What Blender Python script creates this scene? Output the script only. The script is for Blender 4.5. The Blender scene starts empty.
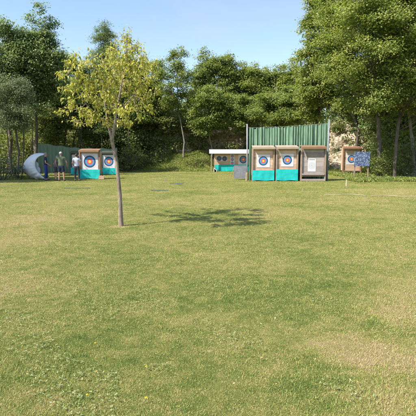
import bpy, math, random
import numpy as np
from mathutils import Vector, Matrix, noise

random.seed(7)
C = bpy.context.scene.collection
PI = math.pi
R = math.radians

# ------------------------------------------------------------------ camera geometry
K = 446.0
PITCH = R(6.78)
CAM = Vector((0, 0, 1.6))
cp, sp = math.cos(PITCH), math.sin(PITCH)


def ray(px, py):
    u = (px - 208) / K
    v = (208 - py) / K
    return Vector((u, cp + v * sp, -sp + v * cp))


def at(px, py, Y):
    d = ray(px, py)
    return CAM + d * (Y / d.y)


def gnd(px, py, z=0.0):
    d = ray(px, py)
    return CAM + d * ((z - CAM.z) / d.z)


# ------------------------------------------------------------------ mesh helpers
def fast_mesh(name, V, F):
    V = np.asarray(V, dtype=np.float32)
    F = np.asarray(F, dtype=np.int32)
    me = bpy.data.meshes.new(name)
    me.vertices.add(len(V))
    me.vertices.foreach_set('co', V.ravel())
    k = F.shape[1]
    me.loops.add(F.size)
    me.loops.foreach_set('vertex_index', F.ravel())
    me.polygons.add(len(F))
    me.polygons.foreach_set('loop_start', np.arange(0, F.size, k, dtype=np.int32))
    me.update(calc_edges=True)
    me.validate()
    return me


def link(name, me, mat=None, parent=None):
    o = bpy.data.objects.new(name, me)
    C.objects.link(o)
    if mat is not None and me is not None:
        for m in (mat if isinstance(mat, (list, tuple)) else [mat]):
            me.materials.append(m)
    if parent is not None:
        o.parent = parent
    return o


def tag(o, label=None, cat=None, group=None, kind=None):
    if label:
        o['label'] = label
    if cat:
        o['category'] = cat
    if group:
        o['group'] = group
    if kind:
        o['kind'] = kind
    return o


def empty(name, loc=(0, 0, 0), rz=0.0):
    o = bpy.data.objects.new(name, None)
    C.objects.link(o)
    o.location = loc
    o.rotation_euler = (0, 0, rz)
    o.empty_display_size = 0.2
    return o


class MB:
    def __init__(self):
        self.v = []
        self.f = []
        self.mi = []

    def add(self, V, F, mi=0):
        n = len(self.v)
        self.v += [tuple(p) for p in V]
        self.f += [tuple(i + n for i in f) for f in F]
        self.mi += [mi] * len(F)

    def box(self, x0, x1, y0, y1, z0, z1, mi=0, M=None):
        V = [Vector((x, y, z)) for z in (z0, z1) for y in (y0, y1) for x in (x0, x1)]
        if M is not None:
            V = [M @ p for p in V]
        F = [(0, 2, 3, 1), (4, 5, 7, 6), (0, 1, 5, 4), (2, 6, 7, 3), (0, 4, 6, 2), (1, 3, 7, 5)]
        self.add(V, F, mi)

    def bar(self, a, b, w, d, mi=0):
        a, b = Vector(a), Vector(b)
        q = (b - a).to_track_quat('Z', 'Y').to_matrix().to_4x4()
        M = Matrix.Translation(a) @ q
        self.box(-w / 2, w / 2, -d / 2, d / 2, 0, (b - a).length, mi, M)

    def tube(self, pts, radii, sides=8, mi=0, cap=True):
        V, F = tube_arrays(pts, radii, sides)
        self.add(V, F, mi)
        if cap:
            n = len(self.v)
            s = sides
            self.f.append(tuple(range(n - s, n)))
            self.mi.append(mi)
            n0 = n - len(V)
            self.f.append(tuple(range(n0 + s - 1, n0 - 1, -1)))
            self.mi.append(mi)

    def ball(self, c, rx, ry, rz, nu=12, nv=8, mi=0):
        V = []
        F = []
        for j in range(nv + 1):
            th = PI * j / nv
            for i in range(nu):
                ph = 2 * PI * i / nu
                V.append((c[0] + rx * math.sin(th) * math.cos(ph), c[1] + ry * math.sin(th) * math.sin(ph),
                          c[2] + rz * math.cos(th)))
        for j in range(nv):
            for i in range(nu):
                a = j * nu + i
                b = j * nu + (i + 1) % nu
                F.append((a, a + nu, b + nu, b))
        self.add(V, F, mi)

    def build(self, name, mat, parent=None, smooth=False):
        me = bpy.data.meshes.new(name)
        me.from_pydata([tuple(p) for p in self.v], [], self.f)
        o = link(name, me, mat, parent)
        me.polygons.foreach_set('material_index', self.mi)
        if smooth:
            me.polygons.foreach_set('use_smooth', [True] * len(me.polygons))
        me.validate()
        me.update()
        return o


def tube_arrays(pts, radii, sides):
    P = np.array([tuple(p) for p in pts], dtype=float)
    n = len(P)
    T = np.zeros_like(P)
    T[1:-1] = P[2:] - P[:-2]
    T[0] = P[1] - P[0]
    T[-1] = P[-1] - P[-2]
    T /= np.linalg.norm(T, axis=1)[:, None] + 1e-9
    ref = np.array([0.31, 0.95, 0.05])
    if abs(T[0] @ ref) > 0.9:
        ref = np.array([0.95, 0.1, 0.3])
    A = np.cross(T, ref)
    A /= np.linalg.norm(A, axis=1)[:, None] + 1e-9
    B = np.cross(T, A)
    ang = np.arange(sides) * 2 * PI / sides
    r = np.asarray(radii, dtype=float)
    V = P[:, None, :] + r[:, None, None] * (np.cos(ang)[None, :, None] * A[:, None, :] + np.sin(ang)[None, :, None] * B[:, None, :])
    V = V.reshape(-1, 3)
    F = []
    for j in range(n - 1):
        for i in range(sides):
            a = j * sides + i
            b = j * sides + (i + 1) % sides
            F.append((a, b, b + sides, a + sides))
    return V, F


class Tubes:
    """collects many branch tubes into one quad mesh"""

    def __init__(self):
        self.V = []
        self.F = []
        self.n = 0

    def add(self, pts, radii, sides=5):
        V, F = tube_arrays(pts, radii, sides)
        self.V.append(V)
        self.F.append(np.array(F) + self.n)
        self.n += len(V)

    def build(self, name, mat, parent=None):
        me = fast_mesh(name, np.concatenate(self.V), np.concatenate(self.F))
        me.polygons.foreach_set('use_smooth', np.ones(len(me.polygons), dtype=bool))
        return link(name, me, mat, parent)


# ------------------------------------------------------------------ materials
def new_mat(name):
    m = bpy.data.materials.new(name)
    m.use_nodes = True
    nt = m.node_tree
    b = nt.nodes['Principled BSDF']
    return m, nt, b


def ramp(nt, stops, interp='LINEAR'):
    n = nt.nodes.new('ShaderNodeValToRGB')
    n.color_ramp.interpolation = interp
    while len(n.color_ramp.elements) < len(stops):
        n.color_ramp.elements.new(0.5)
    for e, (p, c) in zip(n.color_ramp.elements, stops):
        e.position = p
        e.color = (*c, 1) if len(c) == 3 else c
    return n


def tex_noise(nt, scale, detail=4, rough=0.55, coord='obj', stretch=None):
    n = nt.nodes.new('ShaderNodeTexNoise')
    n.inputs['Scale'].default_value = scale
    n.inputs['Detail'].default_value = detail
    n.inputs['Roughness'].default_value = rough
    if coord == 'obj':
        tc = nt.nodes.new('ShaderNodeTexCoord')
        out = tc.outputs['Object']
    else:
        tc = nt.nodes.new('ShaderNodeNewGeometry')
        out = tc.outputs['Position']
    if stretch:
        mp = nt.nodes.new('ShaderNodeMapping')
        mp.inputs['Scale'].default_value = stretch
        nt.links.new(out, mp.inputs['Vector'])
        out = mp.outputs['Vector']
    nt.links.new(out, n.inputs['Vector'])
    return n


def math_node(nt, op, a, b=None, c=None, clamp=False):
    n = nt.nodes.new('ShaderNodeMath')
    n.operation = op
    n.use_clamp = clamp
    for i, x in enumerate((a, b, c)):
        if x is None:
            continue
        if isinstance(x, (int, float)):
            n.inputs[i].default_value = x
        else:
            nt.links.new(x, n.inputs[i])
    return n.outputs[0]


def mix_col(nt, fac, a, b, mode='MIX'):
    n = nt.nodes.new('ShaderNodeMix')
    n.data_type = 'RGBA'
    n.blend_type = mode
    for sock, x in ((n.inputs[0], fac), (n.inputs[6], a), (n.inputs[7], b)):
        if isinstance(x, (int, float)):
            sock.default_value = x
        elif isinstance(x, tuple):
            sock.default_value = (*x, 1)
        else:
            nt.links.new(x, sock)
    return n.outputs[2]


def simple(name, col, rough=0.6, metal=0.0, var=0.15, scale=8.0, spec=0.3):
    m, nt, b = new_mat(name)
    n = tex_noise(nt, scale, 5)
    lo = tuple(c * (1 - var) for c in col)
    hi = tuple(min(1, c * (1 + var)) for c in col)
    r = ramp(nt, [(0.3, lo), (0.7, hi)])
    nt.links.new(n.outputs['Fac'], r.inputs[0])
    nt.links.new(r.outputs[0], b.inputs['Base Color'])
    b.inputs['Roughness'].default_value = rough
    b.inputs['Metallic'].default_value = metal
    b.inputs['Specular IOR Level'].default_value = spec
    return m


def wood(name, dark, light, rough=0.75, horizontal=True):
    m, nt, b = new_mat(name)
    n = tex_noise(nt, 6, 6, 0.6, stretch=(0.8, 6, 9) if horizontal else (9, 6, 0.8))
    n2 = tex_noise(nt, 2.2, 4, 0.6)
    g = nt.nodes.new('ShaderNodeNewGeometry')
    f = math_node(nt, 'MULTIPLY_ADD', g.outputs['Random Per Island'], 0.5, -0.25)
    f = math_node(nt, 'ADD', f, n.outputs['Fac'])
    f2 = math_node(nt, 'MULTIPLY_ADD', n2.outputs['Fac'], 0.5, -0.25)
    f = math_node(nt, 'ADD', f, f2, clamp=True)
    r = ramp(nt, [(0.15, dark), (0.75, light)])
    nt.links.new(f, r.inputs[0])
    nt.links.new(r.outputs[0], b.inputs['Base Color'])
    b.inputs['Roughness'].default_value = rough
    b.inputs['Specular IOR Level'].default_value = 0.2
    return m


def leaf_mat(name, stops, trans=0.35, tcol=None, rough=0.5, spec=0.35, clump_scale=0.7, clump_amt=0.5):
    m, nt, b = new_mat(name)
    g = nt.nodes.new('ShaderNodeNewGeometry')
    n = tex_noise(nt, clump_scale, 3, 0.5)
    f = math_node(nt, 'MULTIPLY_ADD', n.outputs['Fac'], clump_amt * 2, -clump_amt)
    f = math_node(nt, 'ADD', g.outputs['Random Per Island'], f, clamp=True)
    r = ramp(nt, stops)
    nt.links.new(f, r.inputs[0])
    nt.links.new(r.outputs[0], b.inputs['Base Color'])
    b.inputs['Roughness'].default_value = rough
    b.inputs['Specular IOR Level'].default_value = spec
    t = nt.nodes.new('ShaderNodeBsdfTranslucent')
    tc = mix_col(nt, 1.0, r.outputs[0], tcol or (1.25, 1.3, 0.55), 'MULTIPLY')
    nt.links.new(tc, t.inputs['Color'])
    mx = nt.nodes.new('ShaderNodeMixShader')
    mx.inputs[0].default_value = trans
    nt.links.new(b.outputs[0], mx.inputs[1])
    nt.links.new(t.outputs[0], mx.inputs[2])
    nt.links.new(mx.outputs[0], nt.nodes['Material Output'].inputs['Surface'])
    return m


def bark(name, dark, light, scale=5):
    m, nt, b = new_mat(name)
    n = tex_noise(nt, scale, 7, 0.65, stretch=(3, 3, 0.7))
    n2 = tex_noise(nt, 1.6, 4)
    f = math_node(nt, 'MULTIPLY_ADD', n2.outputs['Fac'], 0.8, -0.4)
    f = math_node(nt, 'ADD', f, n.outputs['Fac'], clamp=True)
    r = ramp(nt, [(0.3, dark), (0.7, light)])
    nt.links.new(f, r.inputs[0])
    nt.links.new(r.outputs[0], b.inputs['Base Color'])
    b.inputs['Roughness'].default_value = 0.85
    b.inputs['Specular IOR Level'].default_value = 0.15
    bp = nt.nodes.new('ShaderNodeBump')
    bp.inputs['Strength'].default_value = 0.6
    bp.inputs['Distance'].default_value = 0.02
    nt.links.new(n.outputs['Fac'], bp.inputs['Height'])
    nt.links.new(bp.outputs[0], b.inputs['Normal'])
    return m


# --- lawn: dryness pattern shared by soil and blades (real straw patches in the turf)
DRY_SPOTS = [  # px, py, radius m, strength
    (364, 342, 0.62, 0.33), (402, 318, 0.55, 0.34), (332, 352, 0.35, 0.28), (415, 300, 0.6, 0.26), (395, 285, 0.6, 0.18), (386, 352, 0.45, 0.2),
    (25, 222, 1.7, 0.36), (60, 214, 1.6, 0.24), (5, 240, 1.2, 0.20), (380, 400, 0.35, 0.22), (410, 378, 0.45, 0.2),
    (300, 215, 2.2, 0.16), (100, 200, 2.5, 0.18), (240, 200, 3.0, 0.12), (330, 200, 2.5, 0.2), (390, 192, 2.5, 0.32),
    (121, 226.5, 0.28, 0.7), (190, 262, 0.8, 0.12), (20, 290, 0.8, 0.14), (60, 320, 0.35, 0.12),
]
GREEN_SPOTS = [(250, 290, 1.1, 0.22), (120, 330, 0.6, 0.2), (200, 360, 0.6, 0.18), (60, 370, 0.5, 0.22), (230, 385, 0.5, 0.16),
               (330, 285, 0.9, 0.14), (372, 326, 0.30, 0.35), (345, 372, 0.35, 0.25), (395, 338, 0.2, 0.3), (120, 270, 1.0, 0.12), (205, 218, 1.3, 0.10), (310, 395, 0.3, 0.18)]


def make_dry_group():
    gt = bpy.data.node_groups.new('lawn_dryness', 'ShaderNodeTree')
    gt.interface.new_socket(name='Dry', in_out='OUTPUT', socket_type='NodeSocketFloat')
    gt.interface.new_socket(name='Fine', in_out='OUTPUT', socket_type='NodeSocketFloat')
    out = gt.nodes.new('NodeGroupOutput')
    geo = gt.nodes.new('ShaderNodeNewGeometry')
    n1 = tex_noise(gt, 0.45, 4, 0.6, 'pos')
    n2 = tex_noise(gt, 2.2, 4, 0.6, 'pos')
    n3 = tex_noise(gt, 19, 5, 0.8, 'pos')
    warp = tex_noise(gt, 2.6, 5, 0.7, 'pos')
    f = math_node(gt, 'MULTIPLY_ADD', n1.outputs['Fac'], 0.95, -0.04)
    f = math_node(gt, 'MULTIPLY_ADD', n2.outputs['Fac'], 0.65, f)
    n4 = tex_noise(gt, 6.5, 3, 0.6, 'pos')
    f = math_node(gt, 'MULTIPLY_ADD', n4.outputs['Fac'], 0.9, f)
    f = math_node(gt, 'SUBTRACT', f, 0.775)
    for sgn, spots in ((1, DRY_SPOTS), (-1, GREEN_SPOTS)):
        for px, py, rad, st in spots:
            p = gnd(px, py)
            d = gt.nodes.new('ShaderNodeVectorMath')
            d.operation = 'DISTANCE'
            gt.links.new(geo.outputs['Position'], d.inputs[0])
            d.inputs[1].default_value = p
            q = math_node(gt, 'MULTIPLY_ADD', warp.outputs['Fac'], 2.2 * rad, -1.1 * rad)
            q = math_node(gt, 'ADD', d.outputs['Value'], q)
            mr = gt.nodes.new('ShaderNodeMapRange')
            mr.interpolation_type = 'SMOOTHSTEP'
            mr.inputs['From Min'].default_value = rad * 1.25
            mr.inputs['From Max'].default_value = rad * 0.15
            mr.inputs['To Min'].default_value = 0
            mr.inputs['To Max'].default_value = sgn * st * (.74 if sgn > 0 else .6)
            gt.links.new(q, mr.inputs['Value'])
            f = math_node(gt, 'ADD', f, mr.outputs[0])
    gt.links.new(f, out.inputs['Dry'])
    gt.links.new(n3.outputs['Fac'], out.inputs['Fine'])
    return gt


DRY = make_dry_group()


def ground_material():
    m, nt, b = new_mat('turf')
    g = nt.nodes.new('ShaderNodeGroup')
    g.node_tree = DRY
    fine = tex_noise(nt, 55, 5, 0.7, 'pos')
    f = math_node(nt, 'MULTIPLY_ADD', g.outputs['Fine'], 0.6, -0.3)
    f = math_node(nt, 'ADD', f, g.outputs['Dry'])
    f = math_node(nt, 'MULTIPLY_ADD', math_node(nt, 'SUBTRACT', fine.outputs['Fac'], 0.5), 0.9, f, clamp=True)
    r = ramp(nt, [(0.0, (0.080, 0.110, 0.024)), (0.35, (0.165, 0.180, 0.045)), (0.6, (0.265, 0.240, 0.078)), (1.0, (0.34, 0.265, 0.14))])
    nt.links.new(f, r.inputs[0])
    nt.links.new(r.outputs[0], b.inputs['Base Color'])
    b.inputs['Roughness'].default_value = 0.95
    b.inputs['Specular IOR Level'].default_value = 0.08
    bp = nt.nodes.new('ShaderNodeBump')
    bp.inputs['Strength'].default_value = 0.9
    bp.inputs['Distance'].default_value = 0.03
    nt.links.new(fine.outputs['Fac'], bp.inputs['Height'])
    nt.links.new(bp.outputs[0], b.inputs['Normal'])
    return m


def blade_material():
    m, nt, b = new_mat('grass_blade')
    g = nt.nodes.new('ShaderNodeGroup')
    g.node_tree = DRY
    geo = nt.nodes.new('ShaderNodeNewGeometry')
    f = math_node(nt, 'MULTIPLY_ADD', geo.outputs['Random Per Island'], 0.80, -0.40)
    f = math_node(nt, 'ADD', f, g.outputs['Dry'])
    f = math_node(nt, 'MULTIPLY_ADD', g.outputs['Fine'], 1.1, f)
    f = math_node(nt, 'SUBTRACT', f, 0.55, clamp=True)
    r = ramp(nt, [(0.0, (0.130, 0.205, 0.042)), (0.35, (0.280, 0.325, 0.082)), (0.62, (0.415, 0.385, 0.130)), (0.82, (0.45, 0.36, 0.165)), (1.0, (0.50, 0.385, 0.205))])
    nt.links.new(f, r.inputs[0])
    nt.links.new(r.outputs[0], b.inputs['Base Color'])
    b.inputs['Roughness'].default_value = 0.55
    b.inputs['Specular IOR Level'].default_value = 0.25
    t = nt.nodes.new('ShaderNodeBsdfTranslucent')
    nt.links.new(r.outputs[0], t.inputs['Color'])
    mx = nt.nodes.new('ShaderNodeMixShader')
    mx.inputs[0].default_value = 0.3
    nt.links.new(b.outputs[0], mx.inputs[1])
    nt.links.new(t.outputs[0], mx.inputs[2])
    nt.links.new(mx.outputs[0], nt.nodes['Material Output'].inputs['Surface'])
    return m


def rock_material():
    m, nt, b = new_mat('limestone')
    n = tex_noise(nt, 0.9, 6, 0.65, 'pos')
    n2 = tex_noise(nt, 3.2, 6, 0.7, 'pos', stretch=(1, 1, 1.8))
    v = nt.nodes.new('ShaderNodeTexVoronoi')
    v.feature = 'DISTANCE_TO_EDGE'
    v.inputs['Scale'].default_value = 1.3
    gp = nt.nodes.new('ShaderNodeNewGeometry')
    nt.links.new(gp.outputs['Position'], v.inputs['Vector'])
    r = ramp(nt, [(0.34, (0.15, 0.105, 0.06)), (0.44, (0.38, 0.28, 0.19)), (0.53, (0.56, 0.46, 0.33)), (0.66, (0.70, 0.63, 0.52))])
    nt.links.new(n2.outputs['Fac'], r.inputs[0])
    cr = ramp(nt, [(0.0, (0.35, 0.3, 0.25)), (0.07, (1, 1, 1))])
    nt.links.new(v.outputs['Distance'], cr.inputs[0])
    col = mix_col(nt, 0.7, r.outputs[0], cr.outputs[0], 'MULTIPLY')
    mo = ramp(nt, [(0.52, (0, 0, 0)), (0.60, (1, 1, 1))])
    nt.links.new(n.outputs['Fac'], mo.inputs[0])
    col = mix_col(nt, mo.outputs[0], col, (0.07, 0.085, 0.03))
    nt.links.new(col, b.inputs['Base Color'])
    b.inputs['Roughness'].default_value = 0.9
    bp = nt.nodes.new('ShaderNodeBump')
    bp.inputs['Strength'].default_value = 0.8
    bp.inputs['Distance'].default_value = 0.15
    nt.links.new(n2.outputs['Fac'], bp.inputs['Height'])
    nt.links.new(bp.outputs[0], b.inputs['Normal'])
    return m


M = {}
M['turf'] = ground_material()
M['blade'] = blade_material()
M['rock'] = rock_material()
M['maple'] = leaf_mat('maple_leaf', [(0.0, (0.105, 0.150, 0.028)), (0.5, (0.215, 0.265, 0.054)), (0.85, (0.310, 0.340, 0.085)), (1.0, (0.41, 0.41, 0.15))], 0.5)
M['mid'] = leaf_mat('green_leaf', [(0.0, (0.100, 0.142, 0.032)), (0.55, (0.200, 0.250, 0.058)), (1.0, (0.32, 0.35, 0.10))], 0.5)
M['deep'] = leaf_mat('dark_leaf', [(0.0, (0.100, 0.155, 0.052)), (0.6, (0.205, 0.275, 0.095)), (1.0, (0.32, 0.37, 0.15))], 0.42, tcol=(1.1, 1.2, 0.8))
M['grey'] = leaf_mat('grey_green_leaf', [(0.0, (0.095, 0.130, 0.062)), (0.6, (0.175, 0.205, 0.100)), (1.0, (0.26, 0.28, 0.15))], 0.4, tcol=(1.0, 1.1, 0.8))
M['gold'] = leaf_mat('yellow_green_leaf', [(0.0, (0.20, 0.25, 0.04)), (0.35, (0.36, 0.38, 0.065)), (0.7, (0.52, 0.49, 0.10)), (1.0, (0.66, 0.58, 0.19))], 0.5,
                     tcol=(1.1, 1.1, 0.6), clump_scale=1.6, clump_amt=0.3)
M['conifer'] = leaf_mat('conifer_leaf', [(0.0, (0.095, 0.150, 0.040)), (1.0, (0.22, 0.27, 0.085))], 0.42, tcol=(1, 1.1, .7))
M['scrub'] = leaf_mat('scrub_leaf', [(0.0, (0.095, 0.140, 0.032)), (0.5, (0.185, 0.235, 0.058)), (0.8, (0.27, 0.27, 0.095)), (1.0, (0.33, 0.26, 0.15))], 0.45, clump_amt=0.6)
M['weed'] = leaf_mat('weed_leaf', [(0.0, (0.13, 0.19, 0.035)), (0.6, (0.23, 0.28, 0.06)), (1.0, (0.36, 0.34, 0.13))], 0.4)
M['bluebush'] = leaf_mat('bluish_leaf', [(0.0, (0.060, 0.100, 0.060)), (1.0, (0.16, 0.21, 0.125))], 0.3, tcol=(0.9, 1.1, 0.9))
M['clover'] = leaf_mat('clover_leaf', [(0.0, (0.20, 0.25, 0.09)), (1.0, (0.42, 0.46, 0.24))], 0.25, tcol=(1, 1.1, .7))
M['bark'] = bark('grey_bark', (0.045, 0.037, 0.028), (0.14, 0.12, 0.092))
M['bark_pale'] = bark('pale_bark', (0.11, 0.098, 0.08), (0.29, 0.265, 0.225))
M['bark_young'] = bark('young_bark', (0.14, 0.105, 0.08), (0.35, 0.29, 0.235), 14)
M['wood'] = wood('pine_boards', (0.32, 0.20, 0.13), (0.60, 0.42, 0.30))
M['wood_roof'] = wood('roof_boards', (0.20, 0.145, 0.10), (0.45, 0.36, 0.27))
M['wood_grey'] = wood('weathered_boards', (0.16, 0.13, 0.115), (0.38, 0.33, 0.30))
M['wood_brown'] = wood('brown_stained_boards', (0.13, 0.072, 0.042), (0.29, 0.175, 0.105))
M['wood_dark'] = wood('dark_boards', (0.035, 0.04, 0.03), (0.09, 0.09, 0.07))
M['wood_post'] = wood('post_wood', (0.14, 0.10, 0.07), (0.36, 0.27, 0.20), horizontal=False)
M['wood_pale'] = wood('pale_wood', (0.38, 0.30, 0.24), (0.62, 0.53, 0.45), horizontal=False)
M['teal'] = simple('turquoise_cloth', (0.013, 0.41, 0.39), 0.75, 0, 0.22, 3.5)
M['paper'] = simple('white_paper', (0.58, 0.58, 0.60), 0.7, 0, 0.05, 6)
M['ink_black'] = simple('black_ink', (0.035, 0.045, 0.075), 0.6, 0, 0.2)
M['ink_blue'] = simple('blue_ink', (0.06, 0.27, 0.55), 0.6, 0, 0.08)
M['ink_red'] = simple('red_ink', (0.62, 0.075, 0.055), 0.6, 0, 0.08)
M['ink_gold'] = simple('gold_ink', (0.85, 0.50, 0.06), 0.6, 0, 0.06)
M['ink_grey'] = simple('grey_ink', (0.22, 0.22, 0.23), 0.6, 0, 0.1)
M['fascia'] = simple('white_paint', (0.62, 0.63, 0.65), 0.5, 0, 0.06, 3)
M['steel'] = simple('galvanised_steel', (0.25, 0.27, 0.30), 0.55, 0.2, 0.1, 10)
M['slate'] = simple('grey_board', (0.13, 0.135, 0.15), 0.6, 0, 0.2, 7)
M['rope'] = simple('pale_rope', (0.36, 0.30, 0.21), 0.85, 0, 0.15, 10)
M['rubber'] = simple('blue_rubber', (0.045, 0.06, 0.085), 0.7, 0, 0.25, 9)
M['canvas'] = simple('white_canvas', (0.60, 0.63, 0.68), 0.7, 0, 0.06, 2.5)
M['skin'] = simple('skin', (0.38, 0.215, 0.15), 0.5, 0, 0.07, 12)
M['hair_grey'] = simple('grey_hair', (0.20, 0.19, 0.18), 0.7, 0, 0.25, 30)
M['hair_dark'] = simple('dark_hair', (0.028, 0.02, 0.016), 0.55, 0, 0.3, 30)
M['navy'] = simple('navy_cloth', (0.022, 0.028, 0.060), 0.85, 0, 0.2, 6)
M['royal'] = simple('blue_cloth', (0.025, 0.05, 0.21), 0.85, 0, 0.2, 6)
M['olive'] = simple('olive_cloth', (0.115, 0.15, 0.09), 0.85, 0, 0.12, 6)
M['darkcloth'] = simple('dark_cloth', (0.03, 0.032, 0.042), 0.85, 0, 0.2, 6)
M['greycloth'] = simple('slate_cloth', (0.075, 0.085, 0.12), 0.85, 0, 0.2, 6)
M['lilac'] = simple('white_cloth', (0.50, 0.51, 0.60), 0.85, 0, 0.06, 6)
M['cap'] = simple('pale_cap', (0.46, 0.45, 0.41), 0.8, 0, 0.08, 6)
M['shoe'] = simple('dark_shoe', (0.05, 0.045, 0.045), 0.6, 0, 0.2, 6)
M['eye'] = simple('eye', (0.05, 0.04, 0.035), 0.3, 0, 0.1, 6)
M['lip'] = simple('lip', (0.40, 0.17, 0.14), 0.5, 0, 0.1, 6)
M['petal'] = simple('yellow_petal', (0.80, 0.50, 0.02), 0.6, 0, 0.1, 40)
M['stalk'] = simple('green_stalk', (0.14, 0.20, 0.05), 0.6, 0, 0.1, 40)


def curtain_mat(name, dark, light, scale=(7, 1, 0.5)):
    m, nt, b = new_mat(name)
    n = tex_noise(nt, 3, 4, 0.6, stretch=scale)
    r = ramp(nt, [(0.35, dark), (0.65, light)])
    nt.links.new(n.outputs['Fac'], r.inputs[0])
    nt.links.new(r.outputs[0], b.inputs['Base Color'])
    b.inputs['Roughness'].default_value = 0.75
    b.inputs['Specular IOR Level'].default_value = 0.2
    return m


M['curtain'] = curtain_mat('green_curtain', (0.085, 0.165, 0.100), (0.185, 0.285, 0.195))
M['netting'] = curtain_mat('green_netting', (0.150, 0.215, 0.150), (0.210, 0.280, 0.200))

# ------------------------------------------------------------------ world, sun, camera
S = Vector((-2.25, -1.5, 2.94)).normalized()      # towards the sun
w = bpy.data.worlds.new('World')
bpy.context.scene.world = w
w.use_nodes = True
nt = w.node_tree
sky = nt.nodes.new('ShaderNodeTexSky')
sky.sky_type = 'NISHITA'
sky.sun_disc = False
sky.sun_elevation = math.asin(S.z)
sky.sun_rotation = math.atan2(S.x, S.y)
sky.altitude = 50
sky.air_density = 1.0
sky.dust_density = 1.0
sky.ozone_density = 1.6
tc = nt.nodes.new('ShaderNodeTexCoord')
mp = nt.nodes.new('ShaderNodeMapping')
mp.inputs['Scale'].default_value = (1.2, 2.2, 5.0)
mp.inputs['Rotation'].default_value = (0.2, 0.35, 0.5)
nt.links.new(tc.outputs['Generated'], mp.inputs['Vector'])
cn = nt.nodes.new('ShaderNodeTexNoise')
cn.inputs['Scale'].default_value = 1.7
cn.inputs['Detail'].default_value = 7
cn.inputs['Roughness'].default_value = 0.6
cn.inputs['Distortion'].default_value = 0.6
nt.links.new(mp.outputs['Vector'], cn.inputs['Vector'])
crp = ramp(nt, [(0.42, (0, 0, 0)), (0.75, (0.30, 0.30, 0.30))])
nt.links.new(cn.outputs['Fac'], crp.inputs[0])
skc = mix_col(nt, crp.outputs[0], sky.outputs[0], (2.9, 3.0, 3.15))
nt.links.new(skc, nt.nodes['Background'].inputs['Color'])
nt.nodes['Background'].inputs['Strength'].default_value = 0.15

sl = bpy.data.lights.new('sun', 'SUN')
sl.energy = 5.0
sl.angle = R(0.55)
sl.color = (1.0, 0.94, 0.84)
so = bpy.data.objects.new('sun', sl)
C.objects.link(so)
so.rotation_euler = S.to_track_quat('Z', 'Y').to_euler()
so.location = S * 60

cd = bpy.data.cameras.new('camera')
co = bpy.data.objects.new('camera', cd)
C.objects.link(co)
co.location = CAM
co.rotation_euler = (PI / 2 - PITCH, 0, 0)
cd.sensor_fit = 'HORIZONTAL'
cd.angle = 2 * math.atan(208 / K)
cd.clip_start = 0.05
cd.clip_end = 2000
sc = bpy.context.scene
sc.camera = co
sc.view_settings.view_transform = 'Standard'
sc.view_settings.look = 'None'
sc.view_settings.exposure = 0.8
sc.view_settings.gamma = 1
sc.view_settings.use_curve_mapping = False
sc.render.engine = 'CYCLES'
sc.cycles.max_bounces = 11
sc.cycles.diffuse_bounces = 8
sc.cycles.transmission_bounces = 8
sc.cycles.transparent_max_bounces = 6

# ------------------------------------------------------------------ ground
mb = MB()
xs = [-700, -200, -60, -30, -15, 0, 15, 30, 60, 200, 700]
ys = [-300, -60, -15, 0, 10, 20, 30, 40, 50, 70, 150, 900]
V = [(x, y, 0) for y in ys for x in xs]
F = [(j * len(xs) + i, j * len(xs) + i + 1, (j + 1) * len(xs) + i + 1, (j + 1) * len(xs) + i)
     for j in range(len(ys) - 1) for i in range(len(xs) - 1)]
mb.add(V, F)
tag(mb.build('ground', M['turf']), kind='structure')


# quarry cliff with the plateau behind it
def cliff_foot(x):
    y = 49.0 + 1.0 * math.sin(x * 0.21) + 0.7 * math.sin(x * 0.6 + 1)
    if x > 15:
        y -= 0.05 * (x - 15) ** 1.7
    if x < -16:
        y -= 0.035 * (-16 - x) ** 1.7
    return max(y, 22)


def cliff_top(x):
    return 5.6 + 0.7 * math.sin(x * 0.17 + 2) + 0.5 * math.sin(x * 0.5)


nx, nz, nb = 220, 34, 8
V = []
for i in range(nx):
    x = -62 + 124 * i / (nx - 1)
    yf, zt = cliff_foot(x), cliff_top(x)
    for j in range(nz):
        t = j / (nz - 1)
        bank = 1.0 * (1 - math.exp(-t * 5))
        p = Vector((x, yf + 2.4 * t ** 1.3 + 0.6 * bank, zt * t - 0.05))
        d = noise.fractal(p * 0.35, 0.9, 2.1, 5) * 1.1 + noise.fractal(p * 1.4, 0.8, 2.1, 4) * 0.4
        p.y -= d * min(1, t * 5)
        if j == 0:
            p.z = -0.3
            p.y -= 0.8
        V.append(p)
    base = V[-1].copy()
    for j in range(1, nb + 1):
        t = j / nb
        V.append(Vector((x * (1 + t * 0.4), base.y + 80 * t ** 1.5 + 0.3, base.z + 1.5 * t + 0.3 * noise.noise(Vector((x * .3, j, 0))))))
cols = nz + nb
F = np.array([(i * cols + j, (i + 1) * cols + j, (i + 1) * cols + j + 1, i * cols + j + 1) for i in range(nx - 1) for j in range(cols - 1)])
me = fast_mesh('cliff', np.array([tuple(p) for p in V]), F)
tag(link('cliff', me, M['rock']), kind='structure')


# grassy bank running up to the cliff behind the slim tree
V = []
nxb, nyb = 40, 24
for j in range(nyb):
    for i in range(nxb):
        x = -9 + 11 * i / (nxb - 1)
        y = 43.2 + 8.5 * j / (nyb - 1)
        u = min(1, max(0, (x + 9) / 3.5)) * min(1, max(0, (2 - x) / 2.5))
        t = min(1, max(0, (y - 43.6) / 6.0))
        z = 2.0 * t * t * (3 - 2 * t) * u * u * (3 - 2 * u)
        V.append((x, y, z - .03 + (.15 * noise.noise(Vector((x * .9, y * .9, 0))) * t)))
F = np.array([(j * nxb + i, j * nxb + i + 1, (j + 1) * nxb + i + 1, (j + 1) * nxb + i) for j in range(nyb - 1) for i in range(nxb - 1)])
me = fast_mesh('grass_bank', np.array(V), F)
tag(link('grass_bank', me, M['turf']), kind='structure')


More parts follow.
